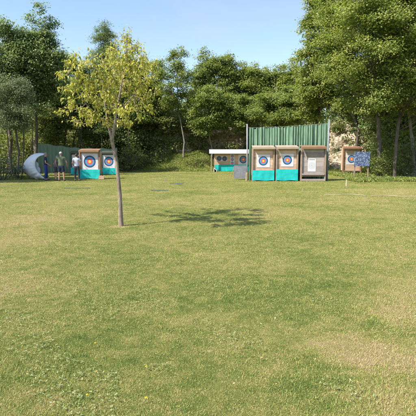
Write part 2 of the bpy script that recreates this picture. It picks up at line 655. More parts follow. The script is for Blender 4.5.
# ------------------------------------------------------------------ grass
def build_blades():
    rng = np.random.default_rng(3)
    n = 1900000
    th0, th1 = R(-41), R(41)
    r0, r1 = 2.3, 50.0
    # per-area density ~ r^-1.8, capped near the camera
    u = rng.random(n * 2)
    a = 0.2
    r = (r0 ** a + u * (r1 ** a - r0 ** a)) ** (1 / a)
    keep = rng.random(n * 2) < np.minimum(1, (r / 4.0) ** 0.9)
    r = r[keep][:n]
    n = len(r)
    th = th0 + (th1 - th0) * rng.random(n)
    x = r * np.sin(th)
    y = r * np.cos(th) - 0.7
    # hold out the cliff foot
    ok = y < 48
    x, y, r = x[ok], y[ok], r[ok]
    n = len(x)
    # tufts: pull towards tuft centres
    x += 0.02 * np.sin(y * 37 + x * 11)
    y += 0.02 * np.cos(x * 41 - y * 13)
    patch = 0.5 + 0.5 * np.sin(x * 2.1 + 1.3 * np.sin(y * 1.7)) * np.sin(y * 2.6 + 1.1 * np.sin(x * 1.9))
    L = (0.008 + 0.014 * rng.random(n) ** 1.8) * (0.75 + 0.5 * patch) * (1 + r / 60)
    wd = (0.0010 + 0.0014 * rng.random(n)) + 0.00042 * r
    az = rng.random(n) * 2 * PI
    tilt = np.abs(rng.normal(0.75, 0.42, n)).clip(0.05, 1.5)
    dx, dy = np.cos(az), np.sin(az)
    d = np.stack([dx * np.sin(tilt), dy * np.sin(tilt), np.cos(tilt)], 1)
    d2 = np.stack([dx * np.sin(tilt + .35), dy * np.sin(tilt + .35), np.cos(tilt + .35)], 1)
    side = np.stack([-dy, dx, np.zeros(n)], 1)
    roll = rng.normal(0, 0.5, n)
    side[:, 2] = roll * 0.5
    B = np.stack([x, y, np.full(n, -0.002)], 1)
    m = B + d * (L * 0.55)[:, None]
    t = m + d2 * (L * 0.5)[:, None]
    t[:, 2] = np.maximum(t[:, 2], 0.004)
    w2 = (wd * 0.5)[:, None]
    V = np.stack([B - side * w2, B + side * w2, m + side * w2 * 0.8, m - side * w2 * 0.8, t], 1).reshape(-1, 3)
    i = np.arange(n) * 5
    T = np.concatenate([np.stack([i, i + 1, i + 2], 1), np.stack([i, i + 2, i + 3], 1), np.stack([i + 3, i + 2, i + 4], 1)])
    me = fast_mesh('grass', V, T)
    return me


o = link('grass', build_blades(), M['blade'])
tag(o, 'short mown grass blades, green with straw-dry patches, covering the whole field', 'grass', kind='stuff')


# ------------------------------------------------------------------ leaves and trees
def unit(a):
    return a / (np.linalg.norm(a, axis=1)[:, None] + 1e-9)


def leaf_arrays(rng, P, N, length, aspect=0.7, droop=0.2, fold=0.25):
    """rhombic, folded leaves at P facing N"""
    n = len(P)
    A = np.cross(N, rng.normal(size=(n, 3)))
    A = unit(A)
    A[:, 2] -= droop
    A = unit(A)
    Sd = unit(np.cross(N, A))
    Nn = np.cross(A, Sd)
    Ln = (length * rng.uniform(0.7, 1.25, n))[:, None]
    Wd = Ln * aspect * 0.5
    lift = Nn * (Ln * fold * 0.4)
    b = P - A * Ln * 0.5
    t = P + A * Ln * 0.5
    mid = P - A * Ln * 0.05
    V = np.stack([b, mid + Sd * Wd + lift, t, mid - Sd * Wd + lift], 1).reshape(-1, 3)
    i = np.arange(n) * 4
    F = np.concatenate([np.stack([i, i + 1, i + 2], 1), np.stack([i, i + 2, i + 3], 1)])
    return V, F


def crown_points(rng, lobes, dens, per, clump_r, flat=0.45, upw=0.6, inner=0.45, gaps=1.5):
    """lobes: (cx,cy,cz,rx,ry,rz); returns leaf positions, normals and clump centres"""
    Cc, Cd = [], []
    for (cx, cy, cz, rx, ry, rz) in lobes:
        rm = (rx * ry * rz) ** (1 / 3)
        k = max(6, int(dens * 4 * PI * rm * rm))
        d = unit(rng.normal(size=(k, 3)))
        low = d[:, 2] < -0.35
        d[low & (rng.random(k) < 0.5), 2] *= -1
        rad = (inner + (1.08 - inner) * rng.random(k) ** 0.7)[:, None]
        Cc.append(np.array([cx, cy, cz]) + d * rad * np.array([rx, ry, rz]))
        Cd.append(d)
    Cc = np.concatenate(Cc)
    Cd = np.concatenate(Cd)
    q = rng.uniform(0, 6, 6)
    X, Y, Z = Cc[:, 0], Cc[:, 1], Cc[:, 2]
    g = (np.sin(2.0 * X + 1.1 * Z + q[0]) + np.sin(2.3 * Y - 1.2 * X + q[1]) + np.sin(2.9 * Z + .9 * Y + q[2])
         + .7 * np.sin(4.1 * X + 2.2 * Y + q[3]) + .7 * np.sin(4.4 * Z - 2.7 * X + q[4]))
    keep = g > -gaps
    Cc, Cd = Cc[keep], Cd[keep]
    k = len(Cc)
    m = rng.poisson(per, k).clip(3)
    idx = np.repeat(np.arange(k), m)
    n = len(idx)
    cr = (clump_r * rng.uniform(0.6, 1.3, k))[idx][:, None]
    off = rng.normal(size=(n, 3)) * np.array([1, 1, flat])
    P = Cc[idx] + off * cr * 0.6
    off_o = Cd[idx]
    N = unit(upw * np.array([-.42, -.36, 1.0]) + 0.5 * off_o + 0.5 * rng.normal(size=(n, 3)))
    return P, N, Cc


def auto_lobes(rng, c, rx, ry, rz, n, size=0.42):
    L = []
    for i in range(n):
        # spread over the ellipsoid (golden spiral, jittered)
        zz = 1 - 2 * (i + 0.5) / n
        ph = i * 2.39996 + rng.uniform(-.5, .5)
        rr = math.sqrt(max(0, 1 - zz * zz))
        d = np.array([rr * math.cos(ph), rr * math.sin(ph), zz])
        k = rng.uniform(0.5, 0.82)
        s = size * rng.uniform(0.75, 1.25)
        wide = 1.0 - 0.25 * max(0, zz)
        L.append((c[0] + d[0] * rx * k, c[1] + d[1] * ry * k, c[2] + d[2] * rz * k, rx * s * wide, ry * s * wide, rz * s * 0.85))
    return L


def curve_pts(a, b, n, bend, rng, sag=0.0):
    a, b = np.array(a, float), np.array(b, float)
    off = rng.normal(size=3) * bend * np.linalg.norm(b - a)
    out = []
    for i in range(n + 1):
        t = i / n
        p = a * (1 - t) + b * t + off * math.sin(PI * t)
        p[2] += sag * math.sin(PI * t)
        out.append(p)
    return out


def sub_lobes(rng, lobes, k=7, s=0.46):
    out = []
    for (cx, cy, cz, rx, ry, rz) in lobes:
        kk = max(4, int(k + rng.integers(-1, 2)))
        d = unit(rng.normal(size=(kk, 3)))
        d[:, 2] = np.where(d[:, 2] < -.3, -d[:, 2] * .5, d[:, 2])
        for q in d:
            f = rng.uniform(.5, .95)
            t = s * rng.uniform(.6, 1.3)
            out.append((cx + q[0] * rx * f, cy + q[1] * ry * f, cz + q[2] * rz * f, rx * t, ry * t, rz * t * .7))
    return out


def make_tree(name, label, cat, base, trunk, lobes, leaf, lmat, bmat, seed, dens=1.6, per=22, clump_r=0.45, aspect=0.7,
              droop=0.2, group=None, flat=0.45, upw=0.8, inner=0.45, twig_share=0.35, limb_r=0.35, branch=True, sub=7, extra_trunks=()):
    """trunk: list of (x,y,z,r) relative to base; lobes relative to base"""
    rng = np.random.default_rng(seed)
    root = empty(name, base)
    tag(root, label, cat, group)
    big = sub_lobes(rng, lobes, sub) if sub else lobes
    P, N, Cc = crown_points(rng, big, dens * 1.12, per * 1.4, clump_r, flat, upw, .25 if sub else inner)
    V, F = leaf_arrays(rng, P, N, leaf * .82, aspect, droop)
    me = fast_mesh('crown', V, F)
    link('crown', me, lmat, root)
    tb = Tubes()
    tp = np.array([t[:3] for t in trunk], float)
    tr = [t[3] for t in trunk]
    # resample the trunk with small wobbles
    pts, rad = [], []
    for i in range(len(tp) - 1):
        for k in range(4):
            t = k / 4
            p = tp[i] * (1 - t) + tp[i + 1] * t
            if i + k > 0:
                p = p + rng.normal(size=3) * tr[i] * 0.12
            pts.append(p)
            rad.append(tr[i] * (1 - t) + tr[i + 1] * t)
    pts.append(tp[-1])
    rad.append(tr[-1])
    rad[0] *= 1.35
    rad[1] *= 1.08
    tb.add(pts, rad, 9)
    for et in extra_trunks:
        tb.add([e[:3] for e in et], [e[3] for e in et], 8)
    pa = np.array(pts)
    if branch:
        for (cx, cy, cz, rx, ry, rz) in lobes:
            c = np.array([cx, cy, cz])
            hd = np.hypot(cx - pa[:, 0], cy - pa[:, 1])
            zt = c[2] - 0.55 * hd
            j = int(np.argmin(np.abs(pa[:, 2] - zt)))
            j = max(1, min(j, len(pts) - 2))
            r = rad[j]
            bp = curve_pts(pts[j], c, 6, 0.07, rng, -0.04 * np.linalg.norm(c - pts[j]))
            r0 = min(r * 0.75, max(0.012, r * limb_r))
            tb.add(bp, [r0 * (1 - 0.75 * i / 6) for i in range(7)], 5)
            # twigs from the limb to some clumps of this lobe
            dd = np.linalg.norm((Cc - c) / np.array([rx, ry, rz]), axis=1)
            near = np.where(dd < 1.1)[0]
            rng.shuffle(near)
            for q in near[:int(len(near) * twig_share)]:
                s = bp[int(rng.integers(3, 7))]
                tb.add(curve_pts(s, Cc[q], 3, 0.08, rng), [r0 * 0.28, r0 * 0.2, r0 * 0.13, r0 * 0.06], 3)
    tb.build('trunk', bmat, root)
    return root


def px_tree(name, label, cat, tx, D, zb, top, bot, cx, hw, seed, lmat, bmat, n_lobes=14, leaf=0.16, trunk_r=0.16, depth=None,
            lean=0.0, size=0.42, top_x=None, **kw):
    """a tree standing at distance D whose trunk foot is under picture column tx"""
    b = at(tx, 150, D)
    b.z = zb
    cen = at(cx, (top + bot) / 2, D)
    topz = at(cx, top, D).z
    botz = at(cx, bot, D).z
    hwm = hw * D / K
    dp = depth or hwm * 0.9
    rng = np.random.default_rng(seed + 100)
    c = (cen.x - b.x, 0.0, (topz + botz) / 2 - zb)
    rz = (topz - botz) / 2
    lobes = auto_lobes(rng, c, hwm * 1.18, dp, rz, int(n_lobes * 1.5), size * 1.15)
    H = topz - zb
    kw = dict(kw)
    kw['dens'] = kw.get('dens', 1.6) * 1.9
    kw['per'] = kw.get('per', 20) * 1.35
    leaf = leaf * 1.12
    tx_ = (at(top_x, top, D).x - b.x) if top_x else c[0]
    tk = [(0, 0, -0.2, trunk_r), (0.02 * H + lean, 0.05, 0.22 * H, trunk_r * 0.85), (c[0] * 0.6 + lean, 0, 0.5 * H, trunk_r * 0.6), (tx_ * 0.9, 0, 0.92 * H, trunk_r * 0.12)]
    return make_tree(name, label, cat, b, tk, lobes, leaf, lmat, bmat, seed, **kw)


WG = 'trees of the wood behind the range'
# --- left wood
px_tree('broadleaf_tree', 'tall dark green tree at the left border behind the bluish bushes', 'tree', 8, 37, 0, 20, 120, 4, 30, 11, M['deep'], M['bark'],
        15, 0.17, 0.17, group=WG, dens=1.5, per=17)
px_tree('broadleaf_tree', 'tall dark tree with jagged top rising above the white crescent shelter', 'tree', 34, 38, 0, 22, 124, 38, 22, 12, M['deep'], M['bark'],
        18, 0.16, 0.15, group=WG, dens=1.6, per=18, top_x=40, size=.48)
px_tree('willow_tree', 'low grey-green willow with several bare stems left of the white shelter', 'tree', 16, 33.5, 0, 66, 148, 14, 20, 13, M['grey'], M['bark'],
        12, 0.13, 0.10, group=WG, dens=1.5, per=18, aspect=0.4, droop=0.5,
        extra_trunks=[[(0.3, 0, -.1, .06), (0.5, 0.2, 2.0, .05), (0.55, .3, 4.2, .03)], [(-0.35, 0, -.1, .06), (-0.6, 0.1, 2.0, .045), (-0.7, .2, 4.0, .03)],
                      [(0.95, .2, -.1, .05), (1.15, 0.2, 2.2, .04), (1.2, .3, 4.0, .02)]])
px_tree('broadleaf_tree', 'dull green tree standing behind the left green netting and the three people', 'tree', 62, 45, 0, 48, 140, 72, 21, 14, M['deep'], M['bark'],
        13, 0.17, 0.14, group=WG, dens=1.4, per=17)
px_tree('broadleaf_tree', 'shaded bushy tree low behind the left netting at the edge of the wood', 'tree', 44, 43, 0, 84, 150, 50, 22, 15, M['scrub'], M['bark'],
        12, 0.17, 0.12, group=WG, dens=1.4, per=17)
px_tree('broadleaf_tree', 'mid green tree whose low crown shows right under the young yellow tree', 'tree', 100, 46, 0, 78, 150, 98, 30, 16, M['mid'], M['bark'],
        14, 0.18, 0.15, group=WG, dens=1.4, per=17)
px_tree('broadleaf_tree', 'green tree between the yellow tree top and the slim pale trunk', 'tree', 143, 48, 0.5, 50, 138, 142, 20, 17, M['mid'], M['bark'],
        14, 0.18, 0.15, group=WG, dens=1.3, per=15)
# conifer behind the yellow tree
b = at(108, 150, 46)
b.z = 0
lob = []
rng0 = np.random.default_rng(5)
for k in range(24):
    t = k / 23
    z = 3.0 + (14.0 - 3.0) * t
    rr = 1.9 * (1 - t) ** 0.55 + 0.5
    a = k * 2.4
    lob.append((math.cos(a) * rr * .45, math.sin(a) * rr * .45, z, rr * .75, rr * .75, 0.75))
make_tree('conifer_tree', 'pointed green conifer peeping out behind the top of the yellow tree', 'tree', b,
          [(0, 0, -.2, .2), (0, 0, 5, .16), (0, 0, 10, .1), (0, 0, 14.8, .02)], lob, 0.2, M['conifer'], M['bark'], 18, dens=6, per=26, aspect=0.3, droop=0.5, group=WG, sub=0)
# slim tree with visible pale trunk
px_tree('slim_tree', 'slim loose tree with a long bare pale trunk right of the yellow tree', 'tree', 182, 47, 0.2, 46, 122, 176, 18, 19, M['mid'], M['bark_pale'],
        13, 0.15, 0.10, group=WG, dens=1.0, per=12, size=0.34, clump_r=.4)
b = Vector((-17.6, 25.0, 0))
rngS = np.random.default_rng(41)
make_tree('broadleaf_tree', 'round tree just outside the left border that shades the white shelter', 'tree', b,
          [(0, 0, -.2, .2), (0, 0, 3, .16), (0, 0, 6, .12), (0, 0, 10, .02)], auto_lobes(rngS, (0, 0, 7.6), 2.9, 2.9, 2.9, 18, .5), 0.24, M['deep'], M['bark'], 41,
          dens=3.2, per=26, group=WG)
# --- wood on the cliff, centre
px_tree('maple_tree', 'rounded bright green maple on the cliff right of the slim pale tree', 'tree', 216, 55, 5.2, 52, 130, 214, 22, 21, M['mid'], M['bark'],
        15, 0.19, 0.18, group=WG, dens=1.4, per=17)
px_tree('maple_tree', 'broad green maple on the cliff above the white roofed shelter', 'tree', 246, 56, 5.2, 60, 130, 246, 20, 22, M['maple'], M['bark'],
        14, 0.19, 0.18, group=WG, dens=1.4, per=17)
px_tree('maple_tree', 'green maple on the cliff above the left half of the green curtain', 'tree', 270, 57, 5.2, 62, 130, 270, 18, 23, M['mid'], M['bark'],
        14, 0.19, 0.17, group=WG, dens=1.4, per=17)
px_tree('maple_tree', 'small topped green maple on the cliff, above the curtain and touching the large right maple', 'tree', 291, 56, 5.2, 66, 130, 292, 17, 24, M['maple'], M['bark'],
        13, 0.19, 0.17, group=WG, dens=1.4, per=17)
px_tree('broadleaf_tree', 'low spreading green tree at the cliff foot behind the slim pale trunk', 'tree', 160, 49, 0.3, 92, 156, 150, 24, 25, M['scrub'], M['bark'],
        13, 0.17, 0.12, group=WG, dens=1.4, per=16)
px_tree('broadleaf_tree', 'low tree with thin straight trunk at the left end of the white roofed shelter', 'tree', 211, 47, 0.1, 86, 143, 205, 19, 26, M['mid'], M['bark_pale'],
        13, 0.17, 0.09, group=WG, dens=1.3, per=15)
px_tree('broadleaf_tree', 'low round leafy tree right behind the white roofed shelter', 'tree', 238, 48, 0.1, 92, 140, 238, 20, 27, M['mid'], M['bark'],
        13, 0.17, 0.13, group=WG, dens=1.4, per=17)
px_tree('broadleaf_tree', 'low leafy tree spreading just above the green curtain', 'tree', 276, 46, 0, 88, 134, 278, 24, 28, M['mid'], M['bark'],
        14, 0.17, 0.14, group=WG, dens=1.4, per=17)
# --- right: the big maples
b = at(381, 150, 30.5)
b.z = 0
rngR = np.random.default_rng(31)
lob = auto_lobes(rngR, (-0.5, -0.3, 9.0), 4.5, 4.3, 6.3, 30, 0.36)
make_tree('maple_tree', 'largest maple, its stout trunk beside the blue dotted board', 'tree', b,
          [(0, 0, -.2, .16), (-0.12, 0, 2.2, .135), (-0.45, 0, 6, .125), (-0.6, 0, 11, .09), (-.6, 0, 15, .02)], lob, 0.15, M['maple'], M['bark'], 31,
          dens=2.9, per=27, group=WG, clump_r=.5)
b = at(395.5, 150, 29.5)
b.z = 0
lob = auto_lobes(rngR, (1.6, -0.2, 7.7), 4.0, 3.8, 5.1, 24, 0.38)
make_tree('maple_tree', 'leafy maple with a straight trunk second from the right border', 'tree', b,
          [(0, 0, -.2, .12), (0.03, 0, 2.2, .105), (0.3, 0, 6, .11), (1.2, 0, 12, .02)], lob, 0.15, M['maple'], M['bark'], 32, dens=2.9, per=27, group=WG, clump_r=.5)
b = at(416, 150, 31.5)
b.z = 0
lob = auto_lobes(rngR, (-0.2, 0, 8.2), 4.2, 4.0, 6.0, 24, 0.38)
make_tree('maple_tree', 'maple with a thin leaning trunk at the right border', 'tree', b,
          [(0, 0, -.2, .13), (-0.3, 0, 2.6, .11), (-0.9, 0, 5.5, .09), (-0.2, 0, 13, .02)], lob, 0.17, M['maple'], M['bark_pale'], 33, dens=2.6, per=25, group=WG, clump_r=.5)
px_tree('maple_tree', 'tall maple forming the left flank of the large trees, right of the open sky', 'tree', 354, 40, 0, -28, 126, 327, 22, 34, M['maple'], M['bark'],
        20, 0.18, 0.13, group=WG, dens=1.7, per=20, size=0.38)
px_tree('maple_tree', 'lower maple bulging left over the right end of the green curtain', 'tree', 318, 42, 0, 54, 129, 314, 15, 35, M['maple'], M['bark'],
        14, 0.17, 0.14, group=WG, dens=1.6, per=18)
px_tree('broadleaf_tree', 'shaded tree with a thin trunk in front of the pale rock', 'tree', 357, 43, 0, 60, 134, 360, 20, 36, M['mid'], M['bark'],
        14, 0.18, 0.13, group=WG, dens=1.5, per=18)
px_tree('broadleaf_tree', 'dark tree deep in the shade behind the two right maples', 'tree', 405, 37, 0, 70, 172, 402, 26, 37, M['deep'], M['bark'],
        16, 0.18, 0.15, group=WG, dens=1.5, per=18)

# --- the young yellow tree on the lawn
YB = gnd(121, 226)


def build_young_tree():
    rng = np.random.default_rng(77)
    D = YB.y
    root = empty('young_tree', YB)
    tag(root, 'young yellow-green tree with a slender bare trunk standing alone on the lawn', 'tree')

    def L(px, py, dy=0.0):
        return np.array(at(px, py, D + dy) - YB)
    tb = Tubes()
    main = [(121, 226.5, .062), (120.6, 215, .050), (119.8, 195, .044), (118.2, 178, .041), (116.5, 162, .039), (114, 150, .038), (112, 141, .038)]
    mp = [L(a, b_) for a, b_, _ in main]
    tb.add(mp, [r for *_, r in main], 10)
    fork = mp[-1]
    left = [fork, L(109.5, 130, .03), L(107, 120, .1), L(105, 105, .12), L(103, 88, .15), L(101, 72, .2)]
    tb.add(left, [.034, .028, .022, .016, .011, .006], 8)
    right = [fork, L(114, 128, -.02), L(116, 115, -.05), L(119, 98, -.08), L(123, 75, -.1), L(126, 52, -.1), L(127, 34, -.08)]
    tb.add(right, [.036, .032, .026, .02, .014, .009, .004], 8)
    right2 = [L(116, 115, -.05), L(124, 106, -.2), L(134, 95, -.3), L(143, 84, -.35), L(150, 72, -.35)]
    tb.add(right2, [.018, .014, .011, .008, .004], 6)
    left2 = [L(108, 124, .07), L(98, 116, .0), L(86, 104, -.1), L(76, 90, -.15), L(68, 74, -.2)]
    tb.add(left2, [.016, .013, .010, .007, .004], 6)
    skeleton = np.array(left + right + right2 + left2)
    lobes = [(127, 37, 9), (119, 45, 10), (134, 47, 10), (126, 52, 11), (112, 55, 9), (142, 56, 8), (106, 64, 9), (119, 66, 12), (132, 68, 12), (146, 67, 8), (154, 64, 6),
             (98, 72, 9), (112, 78, 11), (126, 84, 12), (140, 83, 11), (152, 80, 7), (104, 90, 10), (118, 96, 11), (133, 99, 10), (146, 97, 8), (157, 92, 5),
             (90, 58, 5), (83, 62, 6), (75, 56, 6), (68, 64, 7), (60, 74, 5), (79, 71, 8), (90, 82, 9), (74, 82, 8), (64, 91, 6), (84, 95, 8), (95, 102, 9), (70, 104, 7),
             (60, 112, 5), (82, 112, 8), (96, 115, 7), (72, 120, 5), (110, 108, 8), (124, 112, 8), (139, 113, 7), (108, 121, 5), (150, 109, 5), (88, 122, 5), (128, 122, 5), (118, 121, 5)]
    Vs, Fs, n0 = [], [], 0
    for (px, py, rp) in lobes:
        dy = rng.uniform(-1.6, 1.6) * (1 - (abs(px - 110) / 62) ** 2)
        c = L(px, py, dy)
        r = rp * 0.0225
        j = int(np.argmin(np.linalg.norm(skeleton - c - np.array([0, 0, -0.25]), axis=1)))
        bp = curve_pts(skeleton[j], c, 5, 0.06, rng, -.03)
        tb.add(bp, [.008 * (1 - .7 * i / 5) for i in range(6)], 5)
        ns = int(13 * (rp / 8) ** 2.0) + 3
        for s in range(ns):
            d = rng.normal(size=3)
            d /= np.linalg.norm(d)
            tip = c + d * r * rng.uniform(0.5, 1.4) * np.array([1, 1.15, .95])
            a = bp[int(rng.integers(3, 6))]
            tw = curve_pts(a, tip, 3, .1, rng, .02)
            tb.add(tw, [.0035, .003, .0022, .0012], 3)
            nl = int(rng.integers(7, 12))
            t = rng.random(nl) ** 0.6
            base = np.array(a) * (1 - t[:, None]) + tip * t[:, None]
            base += rng.normal(size=(nl, 3)) * 0.03
            out = rng.normal(size=(nl, 3)) * 0.8 + d * 0.5
            out[:, 2] -= 0.55
            A = unit(out)
            Nn = unit(np.cross(A, np.cross(np.array([-.25, -.3, 1.0]) + rng.normal(size=(nl, 3)) * .5, A)))
            Sd = np.cross(Nn, A)
            ll = rng.uniform(0.040, 0.090, nl)[:, None]
            wd = ll * rng.uniform(0.17, 0.25, nl)[:, None]
            g = np.array([0, 0, -1.0])
            p0 = base
            p1 = base + A * ll * .35
            p2 = base + A * ll * .7 + g * ll * .08
            p3 = base + A * ll * .95 + g * ll * .22
            V = np.stack([p0, p1 + Sd * wd + Nn * wd * .3, p1 - Sd * wd + Nn * wd * .3, p2 + Sd * wd * .75 + Nn * wd * .2, p2 - Sd * wd * .75 + Nn * wd * .2, p3, p1, p2], 1)
            i = np.arange(nl) * 8 + n0
            F = []
            for f in ((0, 1, 6), (0, 6, 2), (1, 3, 7), (1, 7, 6), (6, 7, 4), (6, 4, 2), (3, 5, 7), (7, 5, 4)):
                F.append(np.stack([i + f[0], i + f[1], i + f[2]], 1))
            Vs.append(V.reshape(-1, 3))
            Fs.append(np.concatenate(F))
            n0 += nl * 8
    me = fast_mesh('crown', np.concatenate(Vs), np.concatenate(Fs))
    link('crown', me, M['gold'], root)
    tb.build('trunk', M['bark_young'], root)


build_young_tree()


# ------------------------------------------------------------------ bushes and undergrowth
def bush(name, label, px, D, rx, ry, h, seed, lmat, leaf=0.09, dens=3.0, per=18, zb=0.0):
    b = at(px, 170, D)
    b.z = zb
    rng = np.random.default_rng(seed)
    lobes = auto_lobes(rng, (0, 0, h * .48), rx, ry, h * .5, 11, .42)
    root = empty(name, b)
    tag(root, label, 'bush')
    P, N, Cc = crown_points(rng, lobes, dens, per, .22, .7, .5, .4)
    P[:, 2] = np.maximum(P[:, 2], 0.02)
    V, F = leaf_arrays(rng, P, N, leaf, .6, .2)
    link('foliage', fast_mesh('foliage', V, F), lmat, root)
    tb = Tubes()
    for l in lobes:
        tb.add(curve_pts((l[0] * .2, l[1] * .2, -.05), l[:3], 4, .06, rng), [.03, .025, .02, .014, .008], 5)
    for q in rng.choice(len(Cc), min(len(Cc), 40), replace=False):
        l = lobes[int(rng.integers(len(lobes)))]
        tb.add(curve_pts(l[:3], Cc[q], 3, .05, rng), [.01, .008, .006, .003], 3)
    tb.build('stem', M['bark'], root)
    return root


bush('bush', 'large bluish-green bush at the left border in front of the wood', 2, 28.5, 1.35, 1.0, 1.75, 51, M['bluebush'])
bush('bush', 'smaller bluish bush touching the left side of the white shelter', 19, 29.5, .85, .7, 1.05, 52, M['bluebush'])
bush('bush', 'dark leafy bush between the second right maple and the right border', 408, 30.5, 1.3, .9, 2.9, 53, M['deep'], .11)
bush('bush', 'leafy bush at the foot of the largest maple, right of the blue dotted board', 380, 29.9, .8, .6, 1.8, 54, M['mid'], .1)
bush('bush', 'bright bush behind the blue dotted board at the edge of the rock', 372, 36, .9, .7, 1.9, 55, M['mid'], .11)
bush('bush', 'tangled bush at the left end of the white roofed shelter', 203, 46, 1.0, .8, 1.6, 56, M['scrub'], .11)
bush('bush', 'brownish thorny bush left of the slim pale trunk', 152, 46, 2.2, 1.0, 2.3, 57, M['scrub'], .11)
bush('bush', 'green bush behind the right end of the left targets', 128, 43, 1.3, 1.0, 2.6, 58, M['scrub'], .11)


bush('bush', 'fresh green bush at the foot of the second right maple trunk', 392, 30.2, .8, .6, 2.6, 63, M['mid'], .10)
bush('bush', 'tall leafy thicket between the largest maple and its right neighbour', 387, 34, 1.5, 1.0, 4.4, 64, M['mid'], .13)
bush('bush', 'tall fresh green bush at the right border under the last maple', 404, 32.5, 2.0, 1.2, 4.2, 59, M['mid'], .13)
bush('bush', 'low sprawling bush at the wood edge just right of the yellow tree trunk', 138, 44.5, 1.9, 1.0, 2.0, 60, M['scrub'], .12)
bush('bush', 'rounded green bush on the bank between slim tree and long shelter', 194, 45.5, 1.1, .8, 1.5, 61, M['mid'], .11)
bush('bush', 'high bush above the long shelter roof in front of the brown rock', 230, 46.6, 1.5, .8, 3.1, 62, M['scrub'], .12)


def build_scrub():
    """the tangled growth on and along the cliff that nobody could count"""
    rng = np.random.default_rng(91)
    Cc, Cr = [], []
    # along the foot and over the face of the cliff
    for i in range(1900):
        x = rng.uniform(-44, 36)
        yf, zt = cliff_foot(x), cliff_top(x)
        t = rng.random() ** 1.0
        # bare rock shows at two places
        p = (x, yf + 2.4 * t ** 1.3 + .2 - rng.uniform(0, .7), zt * t + rng.uniform(-.2, .4))
        pxl = 208 + p[0] / p[1] * K
        if 322 < pxl < 364 and 0.06 < t < 0.82 and rng.random() < .965:
            continue
        if 205 < pxl < 243 and 0.30 < t < 0.92 and rng.random() < .75:
            continue
        if 164 < pxl < 205 and t < .38:
            continue
        Cc.append(p)
        Cr.append(rng.uniform(.35, .8))
    # dark undergrowth inside the woods
    for i in range(640):
        if i % 2:
            x, y = rng.uniform(9.5, 24), rng.uniform(31.5, 42)
            if x < 13.5 and y < 44:
                continue
        else:
            x, y = rng.uniform(-30, -13), rng.uniform(37, 46)
            if abs(208 + x / y * K - 78) < 48 and y < 43.5:
                continue
        Cc.append((x, y, rng.uniform(.1, 1.0) ** 1.4 * 4.2))
        Cr.append(rng.uniform(.4, .9))
    # dark brush behind the left netting and targets
    for i in range(200):
        x, y = rng.uniform(-20, -7), rng.uniform(43.8, 48)
        Cc.append((x, y, rng.uniform(.2, 4.0)))
        Cr.append(rng.uniform(.5, .9))
    Cc = np.array(Cc)
    Cr = np.array(Cr)
    idx = np.repeat(np.arange(len(Cc)), 90)
    n = len(idx)
    P = Cc[idx] + rng.normal(size=(n, 3)) * Cr[idx][:, None] * np.array([.6, .6, .45])
    P[:, 2] = np.maximum(P[:, 2], .03)
    N = unit(np.array([0, -.5, .6]) + .7 * rng.normal(size=(n, 3)))
    V, F = leaf_arrays(rng, P, N, .19, .65, .3)
    o = link('undergrowth', fast_mesh('undergrowth', V, F), M['scrub'])
    tag(o, 'tangled scrub and ivy climbing the rock face and filling the wood', 'undergrowth', kind='stuff')
    tb = Tubes()
    for i in range(420):
        q = Cc[int(rng.integers(len(Cc)))]
        e = q + rng.normal(size=3) * np.array([1.0, .5, .8])
        e[2] = max(.05, e[2])
        tb.add(curve_pts(q, e, 4, .12, rng), [.03, .026, .02, .014, .006], 4)
    # bare grey saplings among the wood
    for i in range(46):
        if i < 26:
            x, y = rng.uniform(-22, -4), rng.uniform(43.6, 48.5)
        else:
            x, y = rng.uniform(15, 24), rng.uniform(34, 41)
        h = rng.uniform(4, 7.5)
        tb.add(curve_pts((x, y, 0), (x + rng.normal() * .8, y + rng.normal() * .4, h), 6, .03, rng), [.07, .06, .055, .05, .04, .03, .015], 5)
    o = tb.build('dead_brushwood', M['bark'])
    tag(o, 'bare grey-brown branches and saplings tangled among the scrub', 'brushwood', kind='stuff')


build_scrub()


def build_far_wood():
    rng = np.random.default_rng(17)
    lobes = []
    for i in range(34):
        x = -46 + 100 * i / 33 + rng.uniform(-1, 1)
        y = 66 + rng.uniform(-2, 4)
        if -2 < x < 14:
            h = rng.uniform(8.6, 9.8)
        else:
            h = rng.uniform(9.0, 11.5)
        lobes.append((x, y, h - 1.8, 2.8, 2.2, 2.5))
        lobes.append((x + 1, y + .5, h - 4.5, 3.0, 2.4, 3.0))
    P, N, _ = crown_points(rng, lobes, 1.2, 22, .7, gaps=9)
    V, F = leaf_arrays(rng, P, N, .3, .75, .2)
    o = link('far_wood', fast_mesh('far_wood', V, F), M['deep'])
    tag(o, 'further wood on the plateau seen as one mass through gaps between the trees', 'wood', kind='stuff')


build_far_wood()


